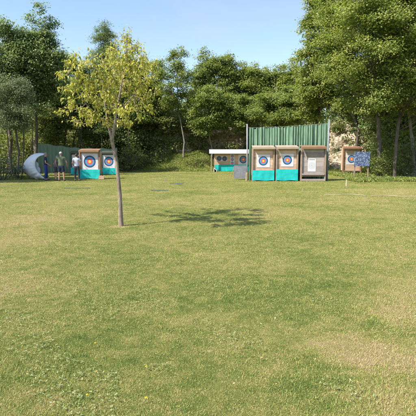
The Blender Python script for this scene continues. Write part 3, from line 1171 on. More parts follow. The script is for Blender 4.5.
def build_weeds():
    rng = np.random.default_rng(23)
    n = 26000
    pts = []
    # fringe in front of the right wood
    x = rng.uniform(8.8, 19, n)
    y = 28.3 + 0.15 * (x - 14) + rng.normal(size=n) * .55 + 1.0 * np.sin(x * 1.3) * .3
    pts.append(np.stack([x, y], 1))
    # under the right trees
    x = rng.uniform(9.5, 24, n)
    y = rng.uniform(29, 38, n)
    pts.append(np.stack([x, y], 1)[:14000])
    # strip along the cliff foot
    x = rng.uniform(-12, 17, n)
    y = np.array([cliff_foot(a) for a in x]) - np.abs(rng.normal(size=n)) * 1.3 - .2
    pts.append(np.stack([x, y], 1))
    # left edge
    x = rng.uniform(-22, -11.5, n)
    y = 31 - 0.1 * (x + 12) + rng.normal(size=n) * .8
    pts.append(np.stack([x, y], 1)[:9000])
    x = rng.uniform(-8, 1, 9000)
    y = rng.uniform(43.6, 49, 9000)
    pts.append(np.stack([x, y], 1))
    Q = np.concatenate(pts)
    n = len(Q)
    uu = np.clip((Q[:, 0] + 9) / 3.5, 0, 1) * np.clip((2 - Q[:, 0]) / 2.5, 0, 1)
    tt = np.clip((Q[:, 1] - 43.6) / 6, 0, 1)
    zg = 2.0 * tt * tt * (3 - 2 * tt) * uu * uu * (3 - 2 * uu)
    h = .08 + .30 * rng.random(n) ** 2 * (0.5 + .5 * np.sin(Q[:, 0] * 1.9) * np.sin(Q[:, 1] * 2.3) + .3)
    P = np.stack([Q[:, 0], Q[:, 1], h * .5 + .02 + zg], 1)
    N = unit(np.array([0, -.5, .35]) + .8 * rng.normal(size=(n, 3)))
    V, F = leaf_arrays(rng, P, N, .13, .42, -.5)
    o = link('weeds', fast_mesh('weeds', V, F), M['weed'])
    tag(o, 'low light green weeds along the edge of the wood and rock', 'weeds', kind='stuff')


build_weeds()


def build_clover():
    rng = np.random.default_rng(29)
    n = 6500
    r = 2.5 + 4.5 * rng.random(n) ** 1.2
    th = R(-34) + R(68) * rng.random(n)
    x, y = r * np.sin(th), r * np.cos(th)
    m = np.sin(x * 3.1 + 1) * np.sin(y * 3.7) + .5 * np.sin(x * 7 + y * 5) - 0.35 * x
    k = m > .5
    x, y = x[k], y[k]
    n = len(x)
    Vs, Fs = [], []
    P = np.stack([x, y, .018 + .014 * rng.random(n)], 1)
    a0 = rng.random(n) * 2 * PI
    n0 = 0
    for q in range(3):
        a = a0 + q * 2 * PI / 3
        d = np.stack([np.cos(a), np.sin(a), rng.normal(0, .25, n)], 1)
        s = np.stack([-np.sin(a), np.cos(a), rng.normal(0, .2, n)], 1)
        l = rng.uniform(.006, .012, n)[:, None]
        V = np.stack([P, P + d * l * .8 + s * l * .5, P + d * l * 1.15, P + d * l * .8 - s * l * .5], 1).reshape(-1, 3)
        i = np.arange(n) * 4 + n0
        Vs.append(V)
        Fs.append(np.stack([i, i + 1, i + 2, i + 3], 1))
        n0 += n * 4
    o = link('clover', fast_mesh('clover', np.concatenate(Vs), np.concatenate(Fs)), M['clover'])
    tag(o, 'pale clover leaves growing in the near lawn', 'clover', kind='stuff')
    # dry scraps
    n = 230
    r = 2.5 + 20 * rng.random(n) ** 1.4
    th = R(-36) + R(72) * rng.random(n)
    P = np.stack([r * np.sin(th), r * np.cos(th), .028 + 0.01 * rng.random(n)], 1)
    N = unit(np.array([0, 0, 1.0]) + .35 * rng.normal(size=(n, 3)))
    V, F = leaf_arrays(rng, P, N, .022, .5, 0)
    m = leaf_mat('dry_leaf', [(0, (.40, .28, .10)), (.6, (.55, .45, .22)), (1, (.62, .55, .32))], .2)
    o = link('fallen_leaves', fast_mesh('fallen_leaves', V, F), m)
    tag(o, 'small dry yellow leaves scattered over the lawn', 'leaves', kind='stuff')


build_clover()


def dandelion(px, py, label, r=.0095):
    p = gnd(px, py)
    root = empty('dandelion', p)
    tag(root, label, 'flower', 'yellow flowers in the lawn')
    m = MB()
    m.tube([(0, 0, 0), (.003, 0, .02), (.002, .002, .042)], [.0016] * 3, 6)
    m.build('stalk', M['stalk'], root)
    m = MB()
    for ring, (n, rr, z) in enumerate(((14, r, .042), (10, r * .7, .046), (6, r * .4, .049))):
        for i in range(n):
            a = 2 * PI * i / n + ring
            d = Vector((math.cos(a), math.sin(a), .15))
            s = Vector((-math.sin(a), math.cos(a), 0)) * rr * .2
            c = Vector((.002, .002, z))
            m.add([c, c + d * rr * .6 + s, c + d * rr, c + d * rr * .6 - s], [(0, 1, 2, 3)])
    m.build('flower_head', M['petal'], root)


dandelion(87, 401, 'yellow flower in the lower left of the lawn, nearest the bottom border')
dandelion(95, 348, 'yellow flower in the lawn below the young tree, left of the middle')
dandelion(146, 372, 'bright yellow flower beside a pale clover patch')
dandelion(146, 404, 'yellow flower close to the bottom border, right of the other near one')
dandelion(102, 268, 'tiny yellow flower on the lawn in front of the young tree', .013)

# ------------------------------------------------------------------ archery targets
RINGS = [(0.0, 0.1, 4), (0.1, 0.2, 4), (0.2, 0.3, 3), (0.3, 0.4, 3), (0.4, 0.5, 2), (0.5, 0.6, 2), (0.6, 0.7, 1), (0.7, 0.8, 1), (0.8, 0.9, 0), (0.9, 0.985, 0)]
FACE_MATS = ['paper', 'ink_black', 'ink_blue', 'ink_red', 'ink_gold', 'ink_grey']


def face_mesh(mb, cx, cz, y, half_w, half_h, rad, rings, seg=48, thick=.006):
    """square sheet with printed rings, one flat quilt of faces, facing -y; rings: (r0,r1,mat)"""
    rs = []
    for r0, r1, mi in rings:
        rs.append((r0 * rad, r1 * rad, mi))

    def circ(r):
        return [(cx + r * math.cos(2 * PI * i / seg), y, cz + r * math.sin(2 * PI * i / seg)) for i in range(seg)]

    for r0, r1, mi in rs:
        if r0 <= 1e-6:
            V = [(cx, y, cz)] + circ(r1)
            F = [(0, 1 + i, 1 + (i + 1) % seg) for i in range(seg)]
        else:
            V = circ(r0) + circ(r1)
            F = [(i, seg + i, seg + (i + 1) % seg, (i + 1) % seg) for i in range(seg)]
        mb.add(V, F, mi)
    rl = rs[-1][1]
    sq = []
    for i in range(seg):
        a = 2 * PI * i / seg
        c, s = math.cos(a), math.sin(a)
        k = min(half_w / abs(c) if abs(c) > 1e-6 else 1e9, half_h / abs(s) if abs(s) > 1e-6 else 1e9)
        x_, z_ = c * k, s * k
        sq.append((cx + x_, y, cz + z_))
    # snap nearest samples to the corners
    for sx in (-1, 1):
        for sz in (-1, 1):
            q = Vector((cx + sx * half_w, y, cz + sz * half_h))
            j = min(range(seg), key=lambda i: (Vector(sq[i]) - q).length)
            sq[j] = tuple(q)
    V = circ(rl) + sq
    F = [(i, seg + i, seg + (i + 1) % seg, (i + 1) % seg) for i in range(seg)]
    mb.add(V, F, 0)
    # sheet edges so the paper has a thickness
    V = sq + [(p[0], p[1] + thick, p[2]) for p in sq]
    F = [(i, seg + i, seg + (i + 1) % seg, (i + 1) % seg) for i in range(seg)]
    mb.add(V, F, 0)


def line_rings():
    out = []
    edges = [0.0, .1, .2, .3, .4, .5, .6, .7, .8, .9, .985]
    lw = .012
    for a, b_ in zip(edges[:-1], edges[1:]):
        zone = min(4, int((1 - b_ + 1e-6) * 5)) if False else None
        mi = [4, 4, 3, 3, 2, 2, 1, 1, 0, 0][edges.index(a)]
        dark = 5 if mi != 1 else 2
        out.append((a, b_ - lw, mi))
        out.append((b_ - lw, b_, dark if mi != 0 else 5))
    return out


FULL = line_rings()


def target_face(parent, cx, cz, y, half, rad, hh=None, rings=None, seg=48):
    m = MB()
    face_mesh(m, cx, cz, y, half, hh or half, rad, rings or FULL, seg)
    return m.build('target_face', [M[k] for k in FACE_MATS], parent)


def planks_h(mb, x0, x1, y0, y1, z0, z1, n, rng, gap=.006):
    h = (z1 - z0) / n
    for i in range(n):
        dy = rng.uniform(-.004, .004)
        mb.box(x0 + rng.uniform(0, .008), x1 - rng.uniform(0, .008), y0 + dy, y1 + dy, z0 + i * h + gap / 2, z0 + (i + 1) * h - gap / 2)


def cloth_skirt(parent, x0, x1, y, z0, z1, seed, sag=.03):
    rnd = random.Random(seed)
    m = MB()
    nx_, nz_ = 40, 8
    ph = rnd.uniform(0, 6)
    V = []
    for j in range(nz_ + 1):
        t = j / nz_
        for i in range(nx_ + 1):
            s = i / nx_
            x = x0 + (x1 - x0) * s
            dy = (.007 * math.sin(s * 7 + ph) + .004 * math.sin(s * 19 + 2 * ph + 2 * t)) * (0.2 + t)
            zb = z0 + sag * (0.5 + .5 * math.sin(s * 9 + ph)) * t
            V.append((x, y - .02 - dy, z1 + (zb - z1) * t))
    F = [(j * (nx_ + 1) + i, (j + 1) * (nx_ + 1) + i, (j + 1) * (nx_ + 1) + i + 1, j * (nx_ + 1) + i + 1) for j in range(nz_) for i in range(nx_)]
    m.add(V, F)
    return m.build('cloth_skirt', M['teal'], parent, True)


def butt(name, label, x0px, x1px, D, top_py, paper, teal_top=None, frame='wood', roof='wood_roof', boards='wood', rz=0.0, shadow_edge_bar=False,
         face_half=None, rad=None, seed=1, group=None, bench=False, sheet=None, floor_py=None, depth=.55, side_mat=None):
    """wooden target house: two posts, plank back, pitched lid, paper face, turquoise cloth"""
    rnd = random.Random(seed)
    a, b_ = at(x0px, 170, D), at(x1px, 170, D)
    xc = (a.x + b_.x) / 2
    hw = (b_.x - a.x) / 2
    root = empty(name, (xc, D, 0), rz)
    tag(root, label, 'archery target', group)
    H = at(x0px, top_py, D).z
    zt = at(x0px, teal_top, D).z if teal_top else .35
    sm = M[side_mat or 'wood_post']
    for s in (-1, 1):
        m = MB()
        m.box(s * hw - .045, s * hw + .045, .0, .09, -.05, H - .06)
        m.build('post', sm, root)
        m = MB()   # side cheek
        m.box(s * hw - .018, s * hw + .018, .092, depth, .35, H - .10)
        m.build('side_board', M[boards], root)
    m = MB()
    n = 8 if not bench else 6
    planks_h(m, -hw + .05, hw - .05, .10, .16, zt - .03, H - .08, n, rnd)
    m.build('back_board', M[boards], root)
    # lid: sloped boards with an overhang in front
    m = MB()
    Mx = Matrix.Translation((0, -.16, H - .07)) @ Matrix.Rotation(R(9), 4, 'X')
    k = 3
    for i in range(k):
        d0 = i * (depth + .22) / k
        m.box(-hw - .02, hw + .02, d0 + .004, d0 + (depth + .22) / k - .004, 0, .03 + .004 * (i % 2), 0, Mx)
    m.box(-hw - .02, hw + .02, -.024, -.001, -.085, .032, 0, Mx)
    m.build('roof', M[roof], root)
    m = MB()
    m.box(-hw + .047, hw - .047, .02, .085, zt - .06, zt - .005)
    m.build('cross_rail', M['wood_post'], root)
    for s in (-1, 1):
        m = MB()
        m.bar((s * (hw - .02), depth + .5, -.03), (s * (hw - .02), .16, H * .8), .06, .06)
        m.build('rear_strut', M['wood_post'], root)
    if shadow_edge_bar:  # added pale bar, stands in for the slanting shadow edge on the boards
        m = MB()
        m.bar((-hw + .03, -.12, H - .10), (-hw + .36, .065, H - .74), .05, .03)
        m.build('shadow_edge_bar', M['wood_pale'], root)
    if paper:
        px0, px1, py0, py1 = paper
        p0, p1 = at(px0, py1, D), at(px1, py0, D)
        half = (p1.x - p0.x) / 2
        hh = (p1.z - p0.z) / 2
        cx = (p0.x + p1.x) / 2 - xc
        cz = (p0.z + p1.z) / 2
        target_face(root, cx, cz, .085, half, (rad or .93) * min(half, hh), hh)
    if sheet:
        px0, px1, py0, py1 = sheet
        p0, p1 = at(px0, py1, D), at(px1, py0, D)
        half = (p1.x - p0.x) / 2
        hh = (p1.z - p0.z) / 2
        cx = (p0.x + p1.x) / 2 - xc
        cz = (p0.z + p1.z) / 2
        m = MB()
        rr = [(0, .10, 5), (.10, .27, 0), (.27, .33, 5), (.33, .56, 0), (.56, .62, 5), (.62, .86, 0), (.86, .92, 5)]
        face_mesh(m, cx, cz - hh * .08, .085, half, hh * .92, half * .86, rr)
        # heading strip with faint dark print
        m.box(cx - half, cx + half, .085, .091, cz + hh * .84 + .001, cz + hh, 0)
        m.box(cx - half * .72, cx + half * .72, .081, .0845, cz + hh * .80, cz + hh * .90, 5)
        m.build('target_face', [M[k_] for k_ in FACE_MATS], root)
    if teal_top:
        cloth_skirt(root, -hw - .03, hw + .03, -.012, .03, zt + .02, seed)
    if bench:
        m = MB()
        m.box(-hw + .05, hw - .05, -.05, .08, .38, .47)
        m.build('shelf', M['wood_grey'], root)
        m = MB()
        m.box(-hw - .02, hw + .02, -.03, .06, .02, .14)
        m.build('ground_beam', M['wood_grey'], root)
    return root


FG = 'targets under the green curtain'
butt('archery_target', 'turquoise skirted target at the left end of the green curtain, beside the leaning grey board', 252.6, 273.8, 27.4, 146.6,
     (256.8, 270.2, 154.6, 167.3), 170.6, seed=2, group=FG)
butt('archery_target', 'middle target under the green curtain with turquoise skirt and an added diagonal bar for the shadow edge', 276.4, 297.4, 27.4, 146.4,
     (281.2, 294.0, 153.6, 166.6), 169.6, seed=3, group=FG, shadow_edge_bar=True)
butt('archery_target', 'weathered grey target without skirt, bearing a narrow white sheet, right under the curtain', 301.2, 325.2, 27.4, 146.4,
     None, None, boards='wood_grey', roof='wood_brown', seed=4, group=FG, shadow_edge_bar=True, bench=True, sheet=(308.0, 316.4, 158.6, 171.6))
LG = 'targets in front of the left netting'
butt('archery_target', 'large left target with brown wooden roof beside the person in the white shirt', 80.0, 99.4, 29.6, 149.8,
     (81.4, 97.4, 153.4, 169.8), 169.8, seed=5, group=LG, roof='wood_brown', side_mat='wood_brown')
butt('archery_target', 'smaller left target nearest the yellow tree trunk', 101.8, 115.6, 36.5, 151.8,
     (102.4, 114.8, 154.8, 168.2), 168.2, seed=6, group=LG, roof='wood_dark', boards='wood_dark', side_mat='wood_dark')
butt('archery_target', 'left target half hidden behind the person in the white shirt', 71.2, 85.5, 36.0, 151.6,
     (71.8, 84.6, 154.6, 167.8), 167.8, seed=7, group=LG, roof='wood_dark', boards='wood_dark', side_mat='wood_dark')
# right target before the rock
butt('archery_target', 'brown wooden target standing alone by the rock, partly behind the blue dotted board', 343.0, 360.6, 36.5, 147.2,
     (346.4, 357.4, 153.6, 164.6), None, seed=8, roof='wood_brown', side_mat='wood_brown')

# ------------------------------------------------------------------ green curtain on two poles
DC = 28.15
pl, pr = at(247.0, 170, DC), at(327.4, 170, DC)
root = empty('backstop_curtain', ((pl.x + pr.x) / 2, DC, 0))
tag(root, 'green pleated curtain hung between two grey metal poles behind three targets', 'backstop')
hw = (pr.x - pl.x) / 2
for s, top in ((-1, 124), (1, 119.5)):
    m = MB()
    H = at(247, top, DC).z
    m.tube([(s * hw, 0, -.2), (s * hw, 0, H / 2), (s * hw + s * .02, 0, H)], [.045, .045, .045], 12)
    m.build('pole', M['steel'], root, True)
zc0, zc1 = at(250, 128, DC).z, at(325, 123.5, DC).z
m = MB()
m.tube([(-hw, .0, zc0 + .01), (0, 0, (zc0 + zc1) / 2 - .05), (hw, .0, zc1 + .01)], [.008] * 3, 8)
m.build('rail', M['steel'], root)
V = []
nx_, nz_ = 340, 20
rnd = random.Random(12)
for j in range(nz_ + 1):
    t = j / nz_
    for i in range(nx_ + 1):
        s = i / nx_
        x = -hw + .10 + (2 * hw - .16) * s
        zt = zc0 + (zc1 - zc0) * s - .06 * math.sin(PI * s) + .05 * math.sin(s * 61) * math.sin(s * 23) + .03 * math.sin(s * 140)
        pinch = .6 + .6 * t
        y = pinch * (.05 * math.sin(s * 138 + 4.0 * math.sin(s * 11) + 1.5 * math.sin(s * 29) + .8 * t) * (.65 + .45 * math.sin(s * 17)) + pinch * .02 * math.sin(s * 310 + 5 * math.sin(s * 19)) + .03 * math.sin(s * 203 + 1 + 3 * math.sin(s * 7)) + .04 * math.sin(s * 31 + t * 1.2))
        V.append((x + .02 * math.sin(s * 90) * t, y, zt * (1 - t) + .04 * t))
F = [(j * (nx_ + 1) + i, (j + 1) * (nx_ + 1) + i, (j + 1) * (nx_ + 1) + i + 1, j * (nx_ + 1) + i + 1) for j in range(nz_) for i in range(nx_)]
m = MB()
m.add(V, F)
m.build('curtain', M['curtain'], root, True)

# ------------------------------------------------------------------ left green netting (three stretches between posts)
root = empty('netting', (0, 0, 0))
tag(root, 'dull green safety netting standing behind the people and the left targets', 'netting')
corners = [at(35.0, 170, 39.0), at(76, 170, 41.5), at(117, 170, 41.8)]
hts = [at(35, 142, 39.0).z, at(76, 147.5, 41.5).z, at(121, 148.5, 41.8).z]
base = corners[0].copy()
base.z = 0
root.location = base
cs = [Vector((c.x, c.y, 0)) - base for c in corners]
for c, h in zip(cs, hts):
    m = MB()
    m.tube([c + Vector((0, .06, -.2)), c + Vector((0, .06, h + .05))], [.045, .045], 8)
    m.build('post', M['wood_post'], root)
for k in range(2):
    a, b_ = cs[k], cs[k + 1]
    d = (b_ - a)
    nrm = Vector((d.y, -d.x, 0)).normalized()
    V = []
    nx_, nz_ = 120, 10
    for j in range(nz_ + 1):
        t = j / nz_
        for i in range(nx_ + 1):
            s = i / nx_
            h = hts[k] * (1 - s) + hts[k + 1] * s - .10 * math.sin(PI * ((s * 3) % 1))
            off = .05 * math.sin(s * 70 + math.sin(s * 9)) * (.4 + t) + .03 * math.sin(s * 33)
            p = a + d * s + nrm * off
            V.append((p.x, p.y, h * (1 - t) + .02))
    F = [(j * (nx_ + 1) + i, (j + 1) * (nx_ + 1) + i, (j + 1) * (nx_ + 1) + i + 1, j * (nx_ + 1) + i + 1) for j in range(nz_) for i in range(nx_)]
    m = MB()
    m.add(V, F)
    m.build('net_panel', M['netting'], root, True)

# ------------------------------------------------------------------ far shelter with white fascia
DS = 44.0
a, b_ = at(214.5, 165, DS), at(253.5, 165, DS)
xc, hw = (a.x + b_.x) / 2, (b_.x - a.x) / 2
root = empty('target_shelter', (xc, DS, 0))
tag(root, 'long low wooden shelter with white roof edge and turquoise skirt in front of the rock', 'target shelter')
zr0, zr1 = at(230, 153.6, DS).z, at(230, 150.4, DS).z
m = MB()
l_ = at(209.2, 152, DS).x - xc
m.box(l_, hw + .3, -.62, -.58, zr0, zr1)
m.build('fascia', M['fascia'], root)
m = MB()
Mx = Matrix.Translation((0, -.575, zr1 - .05)) @ Matrix.Rotation(R(6), 4, 'X')
m.box(l_, hw + .3, 0, 1.5, -.03, .0, 0, Mx)
m.build('roof', M['fascia'], root)
zt = at(230, 165, DS).z
m = MB()
planks_h(m, -hw, hw, .10, .16, zt - .2, zr0 + .12, 5, random.Random(3))
m.build('back_board', M['wood'], root)
for x in (-hw - .0, -hw / 3, hw / 3, hw):
    m = MB()
    m.box(x - .05, x + .05, .17, .27, -.05, zr1 - .03)
    m.build('post', M['wood_post'], root)
m = MB()
m.box(l_ + .15, l_ + .25, -.57, -.47, -.05, zr0 + .03)
m.build('post', M['wood_post'], root)
cloth_skirt(root, -hw + .02, hw, .06, .02, zt + .02, 9)


def fx(px, py):
    p = at(px, py, DS)
    return p.x - xc, p.z


BLACKF = [(0, .2, 5), (.2, .36, 1), (.36, .46, 5), (.46, .72, 1), (.72, .80, 5), (.80, .98, 1)]
for (px, py) in ((219.2, 158.4), (224.6, 158.6)):
    x, z = fx(px, py)
    target_face(root, x, z, .085, .255, .25, rings=BLACKF, seg=32)
m = MB()
x, z = fx(232.4, 159.6)
half = .2
for k in range(3):
    face_mesh(m, x, z + (k - 1) * .335, .085, half, .166, .15, [(0, .22, 4), (.22, .6, 3), (.6, 1, 2)], 24)
m.build('target_face', [M[k_] for k_ in FACE_MATS], root)
x, z = fx(243.4, 159.6)
target_face(root, x, z, .085, .50, .47)

# white crate-like bundle at the left end of the skirt
p = gnd(216.5, 171.5)
m = MB()
for k in range(5):
    t = k / 4
    m.box(p.x - .28 + .05 * k, p.x - .18 + .05 * k, p.y - .8, p.y - .3, 0.0 + .01, .34 - .05 * k)
tag(m.build('white_sack', M['canvas'], None), 'small crumpled white sack lying at the left end of the long shelter', 'sack')

# ------------------------------------------------------------------ leaning grey notice board with prop
p = gnd(240, 179.8)
root = empty('notice_board', p, R(-6))
tag(root, 'dark grey board leaning back on wooden legs beside the curtain pole', 'board')
Mx = Matrix.Rotation(R(-14), 4, 'X')
m = MB()
m.box(-.36, .36, -.012, .012, .10, .92, 0, Mx)
m.build('panel', M['slate'], root)
m = MB()
for (x0, x1, z0, z1) in ((-.40, -.363, -.02, .95), (.363, .40, -.02, .95), (-.36, .36, .923, .955)):
    m.box(x0, x1, -.02, .02, z0, z1, 0, Mx)
m.build('frame', M['slate'], root)
for s in (-1, 1):
    m = MB()
    m.bar((s * .41 - (.22 if s < 0 else 0.0), .42 if s > 0 else .15, 0), (s * .40, .21, .86), .04, .04)
    m.build('leg', M['wood_post'], root)
# short timber stump by the pole
p = gnd(246.6, 180.9)
m = MB()
m.tube([(p.x, p.y, -.1), (p.x, p.y, .3), (p.x + .02, p.y, .52)], [.075, .07, .065], 10)
tag(m.build('wooden_stump', M['wood_post']), 'short brown wooden stump at the foot of the left curtain pole', 'stump')

# ------------------------------------------------------------------ blue dotted board
DB = 30.0
a, b_ = at(354.2, 160, DB), at(369.9, 160, DB)
z0, z1 = at(362, 166.2, DB).z, at(362, 151.8, DB).z
root = empty('dotted_board', ((a.x + b_.x) / 2, DB, 0), R(4))
tag(root, 'square blue board sprinkled with white dots, standing on two posts by the largest maple', 'board')
hw = (b_.x - a.x) / 2
m, nt_, bs = new_mat('dotted_blue')
v = nt_.nodes.new('ShaderNodeTexVoronoi')
v.inputs['Scale'].default_value = 15
v.inputs['Randomness'].default_value = 0.8
tc = nt_.nodes.new('ShaderNodeTexCoord')
mp = nt_.nodes.new('ShaderNodeMapping')
mp.inputs['Scale'].default_value = (1, .02, 1)
nt_.links.new(tc.outputs['Object'], mp.inputs['Vector'])
nt_.links.new(mp.outputs['Vector'], v.inputs['Vector'])
r = ramp(nt_, [(.24, (.50, .56, .66)), (.40, (.09, .13, .24)), (1, (.04, .065, .14))])
nt_.links.new(v.outputs['Distance'], r.inputs[0])
nt_.links.new(r.outputs[0], bs.inputs['Base Color'])
bs.inputs['Roughness'].default_value = .6
M['dots'] = m
m = MB()
m.box(-hw, hw, -.03, .03, z0, z1)
m.build('panel', M['dots'], root)
for s in (-1, 1):
    m = MB()
    m.box(s * (hw - .06) - .035, s * (hw - .06) + .035, .032, .10, -.1, z1 - .05)
    m.build('post', M['wood_post'], root)

# ------------------------------------------------------------------ white curled shelter
DT = 29.2


def px_local(px, py, dy, o):
    p = at(px, py, DT + dy)
    return p - o


o_ = at(36, 170, DT)
o_.z = 0
root = empty('canvas_shelter', o_)
tag(root, 'white crescent shaped canvas shelter open towards the people, beside the bushes', 'shelter')
outer = [(44.5, 153.6), (40, 153.2), (35, 153.9), (30.5, 156), (26.5, 159.6), (23.8, 164), (23.2, 168), (25, 172.4), (28.5, 176), (33, 178.4), (38.5, 179.4), (44.3, 179.6)]
inner = [(44.6, 154.6), (41, 155.4), (38.2, 156.9), (36.2, 159.2), (35.1, 162), (34.9, 164.8), (35.3, 167.4), (36.4, 169.8), (38, 172.2), (40, 174.4), (42.2, 176.6), (45.2, 178.2)]
# smooth resample
def resample(pts, n):
    P = np.array(pts, float)
    t = np.arange(len(P))
    u = np.linspace(0, len(P) - 1, n)
    out = []
    for x in u:
        i = min(int(x), len(P) - 2)
        f = x - i
        p0, p1, p2, p3 = P[max(i - 1, 0)], P[i], P[i + 1], P[min(i + 2, len(P) - 1)]
        out.append(.5 * ((2 * p1) + (-p0 + p2) * f + (2 * p0 - 5 * p1 + 4 * p2 - p3) * f * f + (-p0 + 3 * p1 - 3 * p2 + p3) * f ** 3))
    return out


NO = 46
oo, ii = resample(outer, NO), resample(inner, NO)
m = MB()
V = []
NR = 8
for k in range(NO):
    for j in range(NR + 1):
        t = j / NR
        bul = math.sin(PI * t)
        px = oo[k][0] * (1 - t) + ii[k][0] * t
        py = oo[k][1] * (1 - t) + ii[k][1] * t
        fold = .02 * math.sin(k * 1.7) * t * bul + (.05 * math.sin(k * 1.1 + 2 * t) * bul if k > 30 else 0)
        dy = .55 - 1.0 * t - .28 * bul + fold
        q = px_local(px, py, dy, o_)
        q.z = max(q.z, .015)
        V.append(q)
F = [(k * (NR + 1) + j, k * (NR + 1) + j + 1, (k + 1) * (NR + 1) + j + 1, (k + 1) * (NR + 1) + j) for k in range(NO - 1) for j in range(NR)]
m.add(V, F)
sh = m.build('canvas', M['canvas'], root, True)
sd = sh.modifiers.new('thickness', 'SOLIDIFY')
sd.thickness = .02
m = MB()
m.tube([V[k * (NR + 1) + NR] for k in range(NO)], [.022] * NO, 8)
m.build('rim', M['canvas'], root, True)
m = MB()
m.tube([V[k * (NR + 1)] for k in range(NO)], [.018] * NO, 8)
m.build('rim', M['canvas'], root, True)
# rolled white bag lying in its mouth
p = at(36.4, 166, DT + .25)
m = MB()
q = gnd(36.6, 178)
m.ball((p.x, DT + .2, .95), .16, .15, .22, 14, 10)
m.ball((p.x + .04, DT + .22, .60), .22, .17, .26, 14, 10)
m.ball((p.x + .07, DT + .2, .23), .25, .2, .24, 14, 10)
tag(m.build('white_bag', M['canvas'], None, True), 'lumpy white bag standing inside the opening of the crescent shelter', 'bag')

# ------------------------------------------------------------------ small things on the lawn
p = gnd(101.3, 179.4)
root = empty('wooden_crate', p, R(8))
tag(root, 'small tan wooden crate on the grass beside the large left target', 'crate')
m = MB()
for s in (0, 1):
    planks_h(m, -.17, .17, -.12 + s * .225, -.105 + s * .225, .02, .24, 2, random.Random(s))
m.build('front_board', M['wood'], root)
for s in (-1, 1):
    m = MB()
    m.box(s * .172 - (.0 if s > 0 else .014), s * .172 + (.014 if s > 0 else 0), -.12, .12, .01, .23)
    m.build('side_board', M['wood'], root)
m = MB()
m.box(-.17, .17, -.10, .10, .01, .03)
m.build('bottom', M['wood'], root)


def strip(label, x0, x1, py, wid=.10, dx=0.0):
    a_, b2 = gnd(x0, py), gnd(x1, py + dx)
    d = b2 - a_
    c = (a_ + b2) / 2
    m_ = MB()
    n = 16
    V_ = []
    L_ = d.length
    for i in range(n + 1):
        s = i / n
        x = (s - .5) * L_
        y = .012 * math.sin(s * 9)
        z = .030 + .004 * math.sin(s * 14)
        V_ += [(x, y - wid / 2, .0), (x, y - wid / 2 + .008, z), (x, y + wid / 2 - .008, z), (x, y + wid / 2, .0)]
    F_ = []
    for i in range(n):
        for k in range(3):
            q_ = i * 4 + k
            F_.append((q_, q_ + 4, q_ + 5, q_ + 1))
    F_.append((0, 1, 2, 3))
    F_.append((n * 4 + 3, n * 4 + 2, n * 4 + 1, n * 4))
    m_.add(V_, F_)
    o2 = m_.build('ground_strip', M['rubber'])
    o2.location = c
    o2.rotation_euler = (0, 0, math.atan2(d.y, d.x))
    tag(o2, label, 'ground strip', 'dark strips lying on the lawn')


strip('dark bluish strip lying flat on the lawn nearest the young tree shadow', 151, 168, 190.6, .12)
strip('dark bluish strip lying on the lawn in front of the slim pale trunk, the farther one', 170, 182.5, 184.2, .14)
strip('long thin bluish strip lying on the lawn in front of the people', 64, 90, 188.6, .035)


def stake(px, py, h, label, mat='wood_pale', w_=.05):
    p_ = gnd(px, py)
    m_ = MB()
    m_.tube([(0, 0, -.1), (0, 0, h * .5), (.01, 0, h)], [w_ / 2, w_ / 2, w_ / 2.4], 8)
    o2 = m_.build('wooden_stake', M[mat])
    o2.location = p_
    tag(o2, label, 'stake', 'short stakes in the lawn')


stake(346.2, 186.2, .34, 'short pale wooden stake in the lawn in front of the right target')
stake(165.5, 181.4, .22, 'short brown stake in the lawn near the farther dark strip', 'wood_post', .07)
stake(303, 191, .10, 'tiny brown peg in the lawn in front of the weathered target', 'wood_post', .06)


def rope(label, pts):
    m_ = MB()
    P_ = [gnd(a_, c_) for a_, c_ in pts]
    Q_ = resample([(q.x, q.y) for q in P_], 40)
    m_.tube([(q[0], q[1], .03 + .003 * math.sin(i * 1.3)) for i, q in enumerate(Q_)], [.011] * 40, 6)
    tag(m_.build('ground_rope', M['rope'], None, True), label, 'rope', 'pale marking ropes on the lawn')


rope('pale marking rope lying on the lawn in front of the weathered target', [(324, 195.4), (340, 195.6), (352, 195.2), (366, 196.2)])
rope('pale marking rope lying on the lawn running out of the right border', [(372, 196.6), (388, 196.2), (402, 197.2), (424, 197.2)])


# ------------------------------------------------------------------ people
def skin_mesh(verts, edges, sub=2):
    """verts: (x,y,z,rx,ry); one continuous skinned surface, applied"""
    me_ = bpy.data.meshes.new('tmp')
    me_.from_pydata([v_[:3] for v_ in verts], edges, [])
    o2 = bpy.data.objects.new('tmp', me_)
    C.objects.link(o2)
    md = o2.modifiers.new('skin', 'SKIN')
    md.use_smooth_shade = True
    md.branch_smoothing = .6
    for i, v_ in enumerate(verts):
        sv = me_.skin_vertices[0].data[i]
        sv.radius = (v_[3], v_[4])
        sv.use_root = (i == 0)
    ss = o2.modifiers.new('sub', 'SUBSURF')
    ss.levels = sub
    ss.render_levels = sub
    dg = bpy.context.evaluated_depsgraph_get()
    ev = o2.evaluated_get(dg)
    res = bpy.data.meshes.new_from_object(ev)
    bpy.data.objects.remove(o2)
    vs = [v_.co.copy() for v_ in res.vertices]
    fs = [tuple(p_.vertices) for p_ in res.polygons]
    return vs, fs


